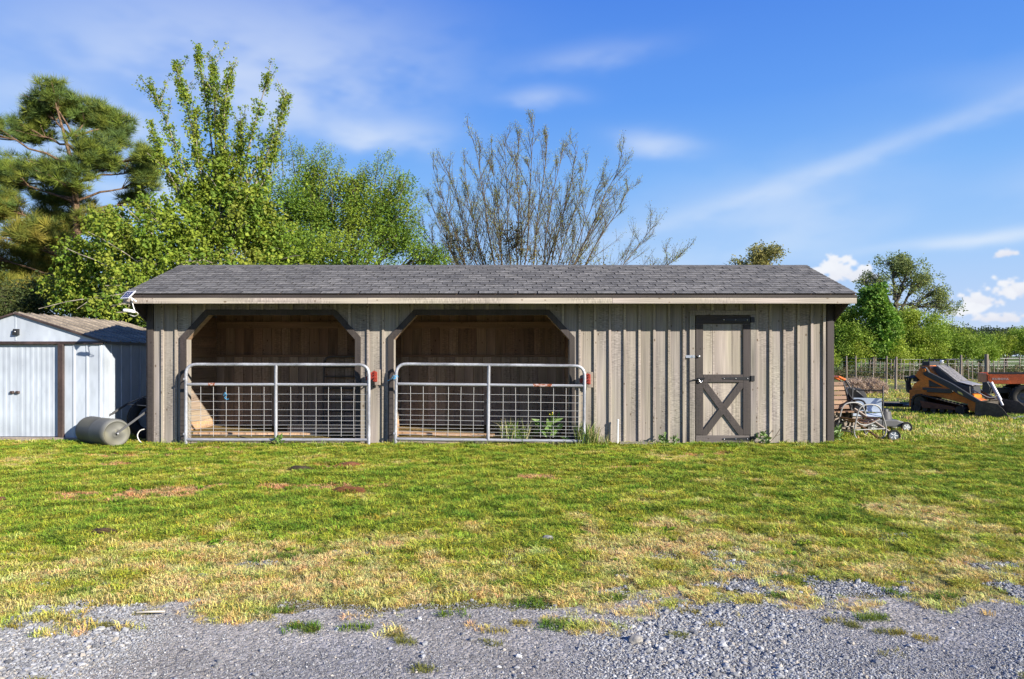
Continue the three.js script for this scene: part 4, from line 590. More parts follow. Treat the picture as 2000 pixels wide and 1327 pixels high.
  // a loose silver wheel and a rail
  const w = thing('cart_wheel', 'small black tyred wheel with silver hub on the grass before the clutter', 'wheel', [6.40, 0.098, -11.42]); w.rotation.set(Math.PI / 2 - 0.05, 0, 0.30); part('tyre', tyreGeo(0.10, 0.05, 0.07), M.rubber, w); part('rim', new THREE.CylinderGeometry(0.07, 0.07, 0.028, 24), std([0.35, 0.36, 0.38], 0.4, { metalness: 0.8 }), w); for (let k = 0; k < 5; k++) part('spoke', at(cbox(0.056, 0.036, 0.016, 0.003), Math.cos(k * 1.2566) * 0.036, 0, Math.sin(k * 1.2566) * 0.036, 0, -k * 1.2566, 0), M.white, w); part('cap', new THREE.CylinderGeometry(0.014, 0.016, 0.045, 12), M.silver, w);
  part('axle', bar([0, 0, 0], [0, -0.42, 0], 0.012, 8), M.blackMetal, w);
  tag(part(numbered('fence_rail'), beam([6.02, 0.50, -12.0], [6.63, 0.03, -11.72], 0.05, 0.035, 2), M.greywood, scene), 'weathered wooden rail sloping from the chairs down to the grass', 'rail');
  tag(part(numbered('fence_rail'), beam([6.0, 0.30, -11.98], [6.28, 0.02, -11.62], 0.03, 0.03, 5), M.benchwood[1], scene), 'short brown stick slanting to the ground below the chair', 'stick');
  tag(part(numbered('plastic_tub'), (() => { const p = [[0, 0], [0.18, 0], [0.25, 0.42], [0.27, 0.43], [0.26, 0.45], [0.235, 0.43], [0.17, 0.02], [0, 0.02]].map(([x, y]) => new THREE.Vector2(x, y)); return new THREE.LatheGeometry(p, 28); })(), M.black, scene, [6.22, 0.36, -12.9], [0.7, 0, -0.5]), 'black plastic tub tipped on its side behind the bench', 'tub');
  tag(part(numbered('wooden_crate'), (() => merge([at(cbox(0.6, 0.14, 0.02, 0.003, 1), 0, 0.12, 0.2), at(cbox(0.6, 0.14, 0.02, 0.003, 2), 0, 0.30, 0.2), at(cbox(0.6, 0.34, 0.02, 0.003, 3), 0, 0.2, -0.2), at(cbox(0.02, 0.36, 0.4, 0.003, 4), -0.3, 0.2, 0), at(cbox(0.02, 0.36, 0.4, 0.003, 5), 0.3, 0.2, 0), at(cbox(0.6, 0.02, 0.4, 0.003, 6), 0, 0.02, 0)]))(), M.greywood, scene, [6.22, 0.01, -12.95], [0, 0.3, 0]), 'grey slatted crate under the black tub', 'crate');
}
// ---------------------------------------------------------------- compact track loader
{
  const dirtyOrange = tex(256, 256, (u, v) => { const a = vnoise(u * 5, v * 5, 5, 5), b = vnoise(u * 40, v * 40, 40, 40), s = 0.80 + (a - 0.5) * 0.3 + (b - 0.5) * 0.15; return [255 * s, 248 * s, 235 * s]; }, [1.5, 1.5]);
  const orange = std([0.95, 0.29, 0.04], 0.42, { map: dirtyOrange }), dark = std([0.035, 0.036, 0.038], 0.5), steel = std([0.155, 0.135, 0.115], 0.65, { metalness: 0.4, map: dirtTex }), mud = std([0.075, 0.066, 0.055], 0.9, { map: dirtTex }), grey = std([0.50, 0.48, 0.475], 0.45, { map: dirtTex });
  const g = thing('track_loader', 'orange and black compact track loader with bucket lowered on the grass', 'loader', [10.5, 0.0, -17.7], -0.93); g.scale.setScalar(1.1);
  const U = (u, v) => [(u - 380) / 660, Math.max(0, (945 - v) / 640)], poly = (a) => a.map(([u, v]) => U(u, v)), solid = (name, a, z0, z1, mat, parent = g, bev = 0.012) => part(name, slab(poly(a), z1 - z0, 0, bev), mat, parent, [0, 0, z0]);
  // chassis
  solid('chassis', [[378, 620], [372, 868], [440, 872], [470, 740], [560, 690], [760, 700], [1180, 790], [1190, 660], [1000, 590], [640, 600], [520, 600]], -0.36, 0.36, orange);
  const tower = solid('rear_tower', [[400, 610], [440, 520], [520, 470], [450, 400], [540, 262], [650, 250], [700, 330], [960, 560], [990, 640], [640, 640]], -0.34, 0.34, orange); for (const [u, v] of [[575, 345], [520, 578]]) part('pivot_cap', at(new THREE.CylinderGeometry(0.05, 0.05, 0.04, 16), ...U(u, v), 0.35, Math.PI / 2, 0, 0), grey, tower);
  for (const s of [1, -1]) { solid('side_vent', [[650, 460], [655, 560], [850, 560]], s > 0 ? 0.342 : -0.36, s > 0 ? 0.362 : -0.342, dark); solid('lower_arm', [[580, 572], [980, 585], [995, 615], [960, 645], [640, 640], [640, 612], [580, 605]], s > 0 ? 0.365 : -0.425, s > 0 ? 0.425 : -0.365, dark);
    const arm = solid('loader_arm', [[590, 270], [650, 275], [700, 350], [1000, 500], [1160, 600], [1360, 730], [1330, 770], [1080, 650], [960, 570], [620, 390]], s > 0 ? 0.43 : -0.51, s > 0 ? 0.51 : -0.43, dark); if (s > 0) part('arm_decal', slab(poly([[1075, 600], [1130, 625], [1150, 665], [1085, 632]]), 0.004), std([0.62, 0.50, 0.12], 0.6), arm, [0, 0, 0.081]); part('pivot_pin', at(new THREE.CylinderGeometry(0.04, 0.04, 0.03, 16), ...U(630, 320), s * 0.09 + (s > 0 ? 0 : 0.08), Math.PI / 2, 0, 0), orange, arm); }
  // engine hood with slats
  const hood = solid('hood', [[690, 262], [735, 264], [1010, 496], [1180, 540], [1190, 640], [980, 600], [760, 400]], -0.30, 0.30, dark);
  const slatDir = (() => { const a = U(736, 254), b = U(1020, 484), c = U(1180, 530); return { a, b, c }; })();
  for (let k = 0; k < 10; k++) { const z = -0.28 + k * 0.062, { a, b, c } = slatDir; part('hood_slat', beam([a[0], a[1] + 0.015, z], [b[0], b[1] + 0.02, z], 0.02, 0.036, k), grey, hood, [0, 0, 0.30]); }
  part('hood_front', beam([slatDir.b[0], slatDir.b[1] + 0.012, 0.0], [slatDir.c[0] + 0.05, slatDir.c[1] + 0.008, 0.0], 0.016, 0.60, 3), grey, hood, [0, 0, 0.30]);
  // operator console and lamp on top
  const con = part('console', cbox(0.16, 0.10, 0.6, 0.01), dark, g, [...U(600, 225), 0]); for (const z of [-0.28, 0.28]) part('guard_bar', bentPipe([[-0.08, -0.05, z], [-0.08, 0.09, z], [0.44, 0.09, z], [0.44, -0.06, z]], 0.012, 0.05, 7), M.blackMetal, con); part('guard_cross', bar([0.44, 0.09, -0.28], [0.44, 0.09, 0.28], 0.012, 7), M.blackMetal, con); part('work_lamp', cbox(0.06, 0.07, 0.09, 0.012), M.white, con, [0.32, 0.05, 0.28]); part('joystick', bar([0.0, 0.05, 0.15], [0.02, 0.13, 0.15], 0.014, 8), M.black, con);
  // tracks
  for (const s of [1, -1]) {
    const t = new THREE.Group(); t.name = 'track'; t.position.set(0, 0, s * 0.40); g.add(t);
    const A = [U(548, 775), 0.155], B = [U(1085, 872), 0.115], C = [U(515, 868), 0.118]; A[0][1] = Math.max(A[0][1], 0.26); B[0][1] = 0.118; C[0][1] = 0.12;
    const hull = []; for (const [c, r] of [A, B, C]) for (let k = 0; k < 40; k++) hull.push([c[0] + r * Math.cos(k / 40 * 6.2832), c[1] + r * Math.sin(k / 40 * 6.2832)]);
    hull.sort((p, q) => p[0] - q[0] || p[1] - q[1]); const half = (pts) => { const o = []; for (const p of pts) { while (o.length > 1 && (o[o.length - 1][0] - o[o.length - 2][0]) * (p[1] - o[o.length - 2][1]) - (o[o.length - 1][1] - o[o.length - 2][1]) * (p[0] - o[o.length - 2][0]) <= 0) o.pop(); o.push(p); } return o; }; const lo = half(hull), hi = half([...hull].reverse()), H = [...lo.slice(0, -1), ...hi.slice(0, -1)];
    const sh = new THREE.Shape(H.map(([x, y]) => new THREE.Vector2(x, y))), cx = H.reduce((a, p) => a + p[0], 0) / H.length, cy = H.reduce((a, p) => a + p[1], 0) / H.length; sh.holes.push(new THREE.Path(H.map(([x, y]) => { const d = Math.hypot(x - cx, y - cy); return new THREE.Vector2(x - (x - cx) / d * 0.03, y - (y - cy) / d * 0.03); }).reverse()));
    const belt = new THREE.ExtrudeGeometry(sh, { depth: 0.20, bevelEnabled: false }); belt.translate(0, 0, -0.10); part('belt', belt, mud, t);
    let acc = 0; const lugs = []; for (let i = 0; i < H.length; i++) { const p = H[i], q = H[(i + 1) % H.length], L = Math.hypot(q[0] - p[0], q[1] - p[1]); let d = 0.06 - acc; while (d < L) { const f = d / L; lugs.push(at(cbox(0.035, 0.02, 0.21, 0.004), lerp(p[0], q[0], f), lerp(p[1], q[1], f), 0, 0, 0, Math.atan2(q[1] - p[1], q[0] - p[0]))); d += 0.075; } acc = (acc + L) % 0.075; } part('track_lugs', merge(lugs), mud, t).userData.kind = 'stuff';
    for (const [[c, r], n] of [[A, 'drive_sprocket'], [B, 'idler_wheel'], [C, 'idler_wheel']]) part(n, at(new THREE.CylinderGeometry(r - 0.035, r - 0.035, 0.15, 24), c[0], c[1], 0, Math.PI / 2, 0, 0), mud, t);
    for (let k = 0; k < 4; k++) part('road_wheel', at(new THREE.CylinderGeometry(0.055, 0.055, 0.15, 16), lerp(C[0][0], B[0][0], (k + 1) / 5), 0.095, 0, Math.PI / 2, 0, 0), mud, t);
    part('track_frame', slab([[A[0][0] + 0.02, A[0][1] + 0.02], [C[0][0] + 0.12, 0.12], [B[0][0] - 0.05, 0.11], [B[0][0] - 0.1, 0.18]], 0.08, 0, 0.006), std([0.20, 0.075, 0.04], 0.8, { map: dirtTex }), t, [0, 0, 0.01]);
  }
  // front plate, tilt cylinder, bucket
  solid('front_frame', [[1200, 710], [1330, 760], [1325, 890], [1210, 880], [1180, 800]], -0.30, 0.42, orange); const cyl = part('tilt_cylinder', bar([...U(1400, 480), 0.1], [...U(1515, 720), 0.1], 0.042, 14), std([0.36, 0.35, 0.39], 0.5, { metalness: 0.4 }), g); part('cylinder_rod', bar([...U(1500, 690), 0.1], [...U(1545, 790), 0.1], 0.026, 12), std([0.45, 0.45, 0.47], 0.5), cyl); solid('cylinder_mount', [[1310, 480], [1370, 470], [1410, 540], [1390, 640], [1310, 620]], 0.02, 0.17, dark);
  part('hose', tube([[...U(1100, 540), 0.2], [...U(1300, 640), 0.22], [...U(1420, 690), 0.2], [...U(1500, 640), 0.12]], 0.014, 7), grey, g);
  const bk = new THREE.Group(); bk.name = 'bucket'; bk.position.set(U(1330, 0)[0], 0, 0); g.add(bk); const bw = 0.62, sec = [[0.0, 0.0], [0.62, 0.0], [0.62, 0.015], [0.14, 0.03], [0.05, 0.10], [0.03, 0.30], [0.10, 0.335], [0.10, 0.35], [0.0, 0.33], [-0.02, 0.10]];
  part('shell', (() => { const q = slab(sec, bw * 2, 0, 0.002); q.translate(0, 0, -bw); return q; })(), steel, bk); for (const z of [-bw - 0.012, bw]) part('bucket_cheek', slab([[0.0, 0.0], [0.62, 0.0], [0.62, 0.03], [0.50, 0.20], [0.40, 0.30], [0.10, 0.345], [0.0, 0.33]], 0.012, 0, 0.002), steel, bk, [0, 0, z]); part('cutting_edge', cbox(0.12, 0.018, bw * 2, 0.004), grey, bk, [0.64, 0.016, 0]);
  // hydraulic hoses at the rear
  for (let k = 0; k < 4; k++) part('hydraulic_hose', tube([[...U(450 - k * 8, 440), 0.05 + k * 0.09], [...U(350 - k * 14, 410 + k * 10), 0.05 + k * 0.09], [...U(305 + k * 6, 520), 0.06 + k * 0.08], [...U(335, 640), 0.04 + k * 0.09], [...U(390, 670), 0.04 + k * 0.09]], 0.017, 7), M.black, g); part('rear_step', cbox(0.20, 0.05, 0.6, 0.008), dark, g, [...U(330, 860), 0]);
  part('control_box', cbox(0.10, 0.14, 0.42, 0.012), dark, g, [...U(420, 450), 0]);
}
// steel beams lying behind the loader
{
  const st = std([0.06, 0.058, 0.055], 0.7, { map: dirtTex, metalness: 0.2 }), t = thing('trailer_tongue', 'dark steel trailer tongue lying on the grass behind the loader', 'trailer', [8.75, 0, -18.3], 0.05);
  part('beam', beam([0, 0.16, 0], [2.0, 0.12, -0.5], 0.09, 0.09, 1), st, t); part('beam', beam([0, 0.16, 0], [2.0, 0.12, 0.3], 0.09, 0.09, 2), st, t); part('cross_beam', beam([1.4, 0.13, -0.35], [1.4, 0.13, 0.32], 0.07, 0.07, 2), st, t); part('jack', bar([0.55, 0.0, 0], [0.55, 0.46, 0], 0.035, 10), st, t); part('jack_head', cbox(0.14, 0.16, 0.14, 0.01), st, t, [0.55, 0.42, 0]); part('jack_crank', bar([0.55, 0.42, 0], [0.30, 0.44, 0.02], 0.014, 8), st, t); part('coupler', cbox(0.22, 0.08, 0.1, 0.015), st, t, [-0.08, 0.17, 0]); part('foot', cbox(0.16, 0.02, 0.16, 0.004), st, t, [0.55, 0.01, 0]);
}
// ---------------------------------------------------------------- utility vehicle at the right edge
{
  const red = std([0.88, 0.17, 0.04], 0.4, { map: dirtTex }), dark = std([0.022, 0.022, 0.024], 0.55), g = thing('utility_vehicle', 'orange red utility vehicle with dump bed parked behind the loader', 'vehicle', [13.15, 0, -18.8], -0.45);
  const bed = new THREE.Group(); bed.name = 'dump_bed'; g.add(bed);
  part('bed_side', slab([[0, 0.66], [1.5, 0.68], [1.5, 0.97], [0, 0.95]], 0.04, 0, 0.008), red, bed, [0, 0, 0.0]); part('bed_side', slab([[0, 0.66], [1.5, 0.68], [1.5, 0.97], [0, 0.95]], 0.04, 0, 0.008), red, bed, [0, 0, -1.36]); part('tailgate', cbox(0.04, 0.28, 1.30, 0.008), red, bed, [-0.03, 0.805, -0.66]); part('bed_floor', cbox(1.48, 0.03, 1.28, 0.004), dark, bed, [0.75, 0.69, -0.66]); part('bed_rail', beam([-0.02, 0.957, 0.03], [1.5, 0.977, 0.03], 0.05, 0.03, 1), dark, bed);
  const font = await new FontLoader().loadAsync('fonts/droid/droid_sans_bold.typeface.json'); const tg = new TextGeometry('KUBOTA', { font, size: 0.055, depth: 0.002, curveSegments: 3, bevelEnabled: false }); tg.scale(1.25, 1, 1); part('lettering', tg, std([0.46, 0.36, 0.33], 0.7), bed, [0.07, 0.775, 0.0425]);
  for (const [x, z] of [[0.80, -0.06], [0.80, -1.26], [2.5, -0.06], [2.5, -1.26]]) { const w = new THREE.Group(); w.name = 'wheel'; w.position.set(x, 0.32, z); w.rotation.x = Math.PI / 2; g.add(w); part('tyre', tyreGeo(0.32, 0.25, 0.17), M.rubber, w); part('rim', new THREE.LatheGeometry([[0, 0.03], [0.05, 0.03], [0.07, 0.0], [0.14, -0.02], [0.16, 0.06], [0.175, 0.07], [0.175, -0.07], [0, -0.07]].map(([a, b]) => new THREE.Vector2(a, b)), 24), std([0.16, 0.155, 0.15], 0.6, { metalness: 0.4 }), w); const lg = []; for (let k = 0; k < 22; k++) for (const s of [-1, 1]) lg.push(at(cbox(0.04, 0.09, 0.02, 0.004), 0.322 * Math.sin(k / 22 * 6.283 + s * 0.07), s * 0.06, 0.322 * Math.cos(k / 22 * 6.283 + s * 0.07), 0, k / 22 * 6.283, 0)); part('tread_lugs', merge(lg), M.rubber, w).userData.kind = 'stuff'; }
  part('frame', cbox(3.0, 0.14, 0.7, 0.02), dark, g, [1.5, 0.46, -0.66]); part('axle_housing', bar([0.80, 0.32, -1.2], [0.80, 0.32, -0.1], 0.06, 10), dark, g); part('shock', bar([0.62, 0.36, -0.2], [0.74, 0.66, -0.25], 0.035, 10), dark, g);
  part('seat', cbox(0.5, 0.5, 1.1, 0.05), dark, g, [1.8, 0.95, -0.66]); part('cab_floor', cbox(1.2, 0.06, 1.3, 0.01), dark, g, [2.1, 0.55, -0.66]); part('bonnet', slab([[2.2, 0.45], [3.05, 0.45], [3.1, 0.75], [2.9, 0.88], [2.25, 0.98]], 1.1, 0, 0.03), red, g, [0, 0, -1.21]); for (const z of [-1.25, -0.08]) part('roll_bar', bentPipe([[1.72, 0.6, z], [1.74, 1.9, z], [2.4, 1.92, z], [2.7, 0.9, z]], 0.025, 0.15, 8), dark, g);
}
// ---------------------------------------------------------------- fence in the field
{
  const gx = (px, d) => (px - 1000) * d / FOC, posts = [];
  const P = [[1654, 40, 0.06, 1.42, 'first'], [1672, 31, 0.045, 1.42], [1732, 33, 0.055, 1.42], [1750, 28, 0.07, 1.40], [1877, 30, 0.065, 1.46], [1928, 22.5, 0.085, 1.50], [1706, 38, 0.04, 1.3]];
  const L = ['grey wooden fence post nearest the barn corner', 'thin mossy fence post second from the barn corner', 'pale wooden fence post right of the dry grass heap', 'stout wooden fence post left of the track loader', 'wooden fence post standing above the track loader', 'thick grey corner post beside the utility vehicle', 'thin dark fence post behind the dry grass heap'];
  P.forEach(([px, d, w, h], i) => { const x = gx(px, d), t = thing('fence_post', L[i], 'fence post', [x, bumpy(x, -d), -d], i * 0.7, 'field fence posts'); const lean = (hash2(i, 5) - 0.5) * 0.04; part('post', sweep([V(0, -0.05, 0), V(lean * 0.5, h * 0.5, 0), V(lean, h - 0.02, 0), V(lean, h, 0)], [w * 0.75, w * 0.72, w * 0.68, w * 0.55], 9, 2), M.postwood, t); for (const y of [0.45, 1.05]) part('staple', bar([w * 0.7, y - 0.01, 0], [w * 0.7, y + 0.02, 0.01], 0.006, 5), M.wire, t); });
  const order = [[1620, 46], [1654, 40], [1732, 33], [1750, 28], [1877, 30], [1928, 22.5]];
  const f = thing('wire_fence', 'sagging wire fence strung between the wooden field posts', 'fence'); for (const y of [0.35, 0.6, 0.85, 1.1, 1.3]) { const pts = order.map(([px, d]) => [gx(px, d), y, -d]); const all = []; pts.forEach((p, i) => { all.push(p); const q = pts[i + 1]; if (q) all.push([(p[0] + q[0]) / 2, y - 0.03, (p[2] + q[2]) / 2]); }); part('wire', tube(all, 0.004, 4, false, 24), M.wire, f); }
  // far pasture fence: many thin posts
  const fp = thing('pasture_fence', 'long far wire fence with thin grey posts beyond the field', 'fence'), pg = bar([0, 0, 0], [0, 1.35, 0], 0.05, 6); for (let k = 0; k < 16; k++) part('post', pg, M.postwood, fp, [34 + k * 2.6, 0, -58 - k * 0.4]); for (const y of [0.3, 0.6, 0.9, 1.2]) part('wire', bar([34, y, -58], [73, y, -64], 0.012, 4), M.wire, fp);
  const bf = thing('brush_fence', 'weathered picket fence in the shade under the hedge trees', 'fence'), pk = cbox(0.045, 1.2, 0.03, 0.004, 3); for (let k = 0; k < 30; k++) part('picket', pk, M.postwood, bf, [21.2 + k * 0.27 + hash2(k, 4) * 0.16, 0.45 + hash2(k, 2) * 0.22, -41.5 + k * 0.04], [0, 0, (hash2(k, 9) - 0.5) * 0.16]); part('top_wire', bar([21.1, 0.95, -41.54], [29.3, 0.95, -40.3], 0.008, 5), M.wire, bf);
  // heap of dry ornamental grass
  const r = rng(31), l = [], hp = thing('dry_grass_heap', 'heap of pale dry grass in front of the field fence', 'grass heap', [13.2, 0, -25.6]); for (let k = 0; k < 620; k++) { const a = r() * 6.283, d = Math.sqrt(r()), x = Math.cos(a) * d * 0.62 + (r() > 0.5 ? 0.28 : -0.24), h = 0.50 * Math.sqrt(Math.max(0, 1 - d * d)), c = 0.7 + r() * 0.5; l.push([x, h * (0.3 + r() * 0.7), Math.sin(a) * d * 0.4, (r() - 0.5) * 2, r() * 6.3, (r() - 0.5) * 2, 1.6, 1.6, 1.6, 0.50 * c, 0.39 * c, 0.30 * c]); } instances('stems', tuftGeo(12, 0.14, 0.006, 0.05, 0.8, 8), bladeMat, l, hp);
}

// ---------------------------------------------------------------- trees
const SX = (px, d) => (px - 1000) * d / FOC, SY = (py, d) => EYE + (695 - py) * d / FOC;
function leafCluster(n, rad, len, wid, seed, up = 0.3) {
  const r = rng(seed), pos = [], nor = [];
  for (let i = 0; i < n; i++) {
    const p = V(r() - 0.5, r() - 0.5, r() - 0.5).normalize().multiplyScalar(rad * Math.cbrt(r())), d = V(r() - 0.5, (r() - 0.5) * 0.8 + up * 0.3, r() - 0.5).normalize(), s = V(r() - 0.5, r() * 0.4, r() - 0.5).cross(d).normalize(), n3 = d.clone().cross(s), L = len * (0.7 + r() * 0.6), w = wid * (0.7 + r() * 0.6) * 0.5, f = 0.25 * w;
    const A = p, T = p.clone().addScaledVector(d, L).addScaledVector(n3, -0.12 * L), m = p.clone().addScaledVector(d, L * 0.45), B = m.clone().addScaledVector(s, w).addScaledVector(n3, f), C = m.clone().addScaledVector(s, -w).addScaledVector(n3, f);
    for (const q of [A, B, T, A, T, C]) pos.push(q.x, q.y, q.z);
  }
  const g = new THREE.BufferGeometry(); g.setAttribute('position', new THREE.Float32BufferAttribute(pos, 3)); g.computeVertexNormals(); return g;
}
function needleTuft(n, len, w, seed) {
  const r = rng(seed), pos = []; for (let i = 0; i < n; i++) { const d = V(r() - 0.5, r() * 0.8 - 0.12, r() - 0.5).normalize(), s = V(r() - 0.5, r() - 0.5, r() - 0.5).cross(d).normalize().multiplyScalar(w / 2), L = len * (0.7 + r() * 0.5), b = d.clone().multiplyScalar(0.02 + r() * 0.05), t = d.clone().multiplyScalar(L); for (const q of [b.clone().add(s), t, b.clone().sub(s)]) pos.push(q.x, q.y, q.z); }
  const g = new THREE.BufferGeometry(); g.setAttribute('position', new THREE.Float32BufferAttribute(pos, 3)); g.computeVertexNormals(); return g;
}
const leafMat = new THREE.MeshPhysicalMaterial({ color: 0xffffff, roughness: 0.65, transmission: 0.42, thickness: 0, specularIntensity: 0.35 });
const needleMat = new THREE.MeshPhysicalMaterial({ color: 0xffffff, roughness: 0.7, transmission: 0.2, thickness: 0, specularIntensity: 0.3 });
const barkTex = tex(256, 512, (u, v) => { const a = vnoise(u * 22, v * 14, 22, 14), b = vnoise(u * 60, v * 70, 60, 70), c = vnoise(u * 4, v * 5, 4, 5), s = 0.7 + (a - 0.5) * 0.5 + (b - 0.5) * 0.2 + (c - 0.5) * 0.2; return [255 * s, 250 * s, 242 * s]; }, [1, 1]);
const bark = (c) => std(c, 0.95, { map: barkTex });
function curve(a, b, bend, n, r, wob = 0.04) { const P = [], L = a.distanceTo(b); for (let i = 0; i <= n; i++) { const t = i / n, p = a.clone().lerp(b, t); p.y += bend * Math.sin(t * Math.PI) * L; if (i && i < n) p.add(V(r() - 0.5, r() - 0.5, r() - 0.5).multiplyScalar(L * wob)); P.push(p); } return P; }
const taper = (P, a, b) => P.map((_, i) => lerp(a, b, i / (P.length - 1)));
function leafRow(list, p, s, c, r, j = 0.25) { const v = 1 - j + r() * 2 * j; list.push([p.x, p.y, p.z, (r() - 0.5) * 1.2, r() * 6.28, (r() - 0.5) * 1.2, s, s, s, c[0] * v, c[1] * v, c[2] * v]); }
// points through a set of ellipsoids [x, y, z, rx, ry, rz, n], denser towards the outside, broken up by noise
function cloud(blobs, r, fn, gap = 0.42) { for (const [x, y, z, rx, ry, rz, n] of blobs) for (let k = 0; k < n; k++) { const d = V(r() - 0.5, r() - 0.5, r() - 0.5).normalize().multiplyScalar(Math.pow(r(), 0.45)), p = V(x + d.x * rx, y + d.y * ry, z + d.z * rz); const m = Math.max(0.35, (rx + ry) * 0.28), q = fbm((p.x + p.z * 0.7) / m + 11, (p.y - p.z * 0.4) / m + 5, 3); if (q < gap - (r() - 0.5) * 0.06) continue; fn(p.add(V((r() - 0.5) * rx, (r() - 0.5) * ry, (r() - 0.5) * rz).multiplyScalar(0.18)), d, q); } }
function tree(name, label, cat, pos, group) { return thing(name, label, cat, pos, 0, group); }
// a crown of blobs given in picture terms: [px, py, depth, rx px, ry px, number], limbs to each blob
function blobTree(o) {
  const { name, label, cat = 'tree', group, base, blobs, geo, mat = leafMat, cols, size = 1, seed, barkC, trunkR = 0.12, fork = 0.35, gap, twigs = 8, lean = 0, jit } = o, r = rng(seed), D = base[1], bx = SX(base[0], D), t = tree(name, label, cat, [bx, 0, -D], group);
  const rel = blobs.map(([px, py, d, rx, ry, n]) => [SX(px, d) - bx, SY(py, d), D - d, rx * d / FOC, ry * d / FOC, (o.thick || 0.85) * Math.max(rx, ry) * d / FOC, n]);
  const topY = Math.max(...rel.map((b) => b[1])), forkY = Math.max(0.5, topY * fork), limbs = [], F = V(lean, forkY, 0);
  limbs.push(sweep([V(0, -0.1, 0), V(lean * 0.3, forkY * 0.5, 0), F], [trunkR * 1.25, trunkR, trunkR * 0.85], 9, 2));
  for (const b of rel) { const e = V(b[0], b[1], b[2]), P = curve(F.clone().add(V(0, (r() - 0.5) * forkY * 0.4, 0)), e, 0.06, 6, r, 0.05), R = taper(P, trunkR * 0.5, trunkR * 0.16); limbs.push(sweep(P, R, 6, 2)); for (let k = 0; k < twigs; k++) { const d = V(r() - 0.5, r() - 0.3, r() - 0.5).normalize(), q = e.clone().add(V(d.x * b[3], d.y * b[4], d.z * b[5]).multiplyScalar(0.9)), s = P[3 + Math.floor(r() * 4)] || e, C = curve(s, q, 0.05, 4, r, 0.06); limbs.push(sweep(C, taper(C, trunkR * 0.16, 0.008), 4, 2)); } }
  part('trunk', merge(limbs), bark(barkC), t);
  const l = []; cloud(rel, r, (p, d, q) => { const c = cols[Math.floor(clamp(fbm(p.x * 1.1 + seed, p.y * 1.1 + p.z * 0.6, 3) * 1.9 - 0.45 + (r() - 0.5) * 0.5, 0, 0.999) * cols.length)]; leafRow(l, p, size * (0.7 + r() * 0.6), c, r, jit ?? 0.25); }, gap);
  if (o.extra) o.extra(l, r, t, bx, D);
  instances('crown', geo, mat, l, t); return t;
}
const poplarLeaf = leafCluster(13, 0.17, 0.085, 0.072, 1), elmLeaf = leafCluster(30, 0.24, 0.066, 0.036, 2), sprigLeaf = leafCluster(7, 0.07, 0.055, 0.03, 3), hedgeLeaf = leafCluster(26, 0.34, 0.16, 0.07, 4), farLeaf = leafCluster(30, 0.7, 0.36, 0.2, 5), tinyLeaf = leafCluster(4, 0.07, 0.04, 0.022, 6), ivyLeaf = leafCluster(20, 0.24, 0.14, 0.11, 7), oakLeaf = leafCluster(16, 0.55, 0.2, 0.1, 8);
const GREEN = [[0.21, 0.30, 0.03], [0.26, 0.325, 0.034], [0.155, 0.25, 0.027], [0.30, 0.345, 0.045]];

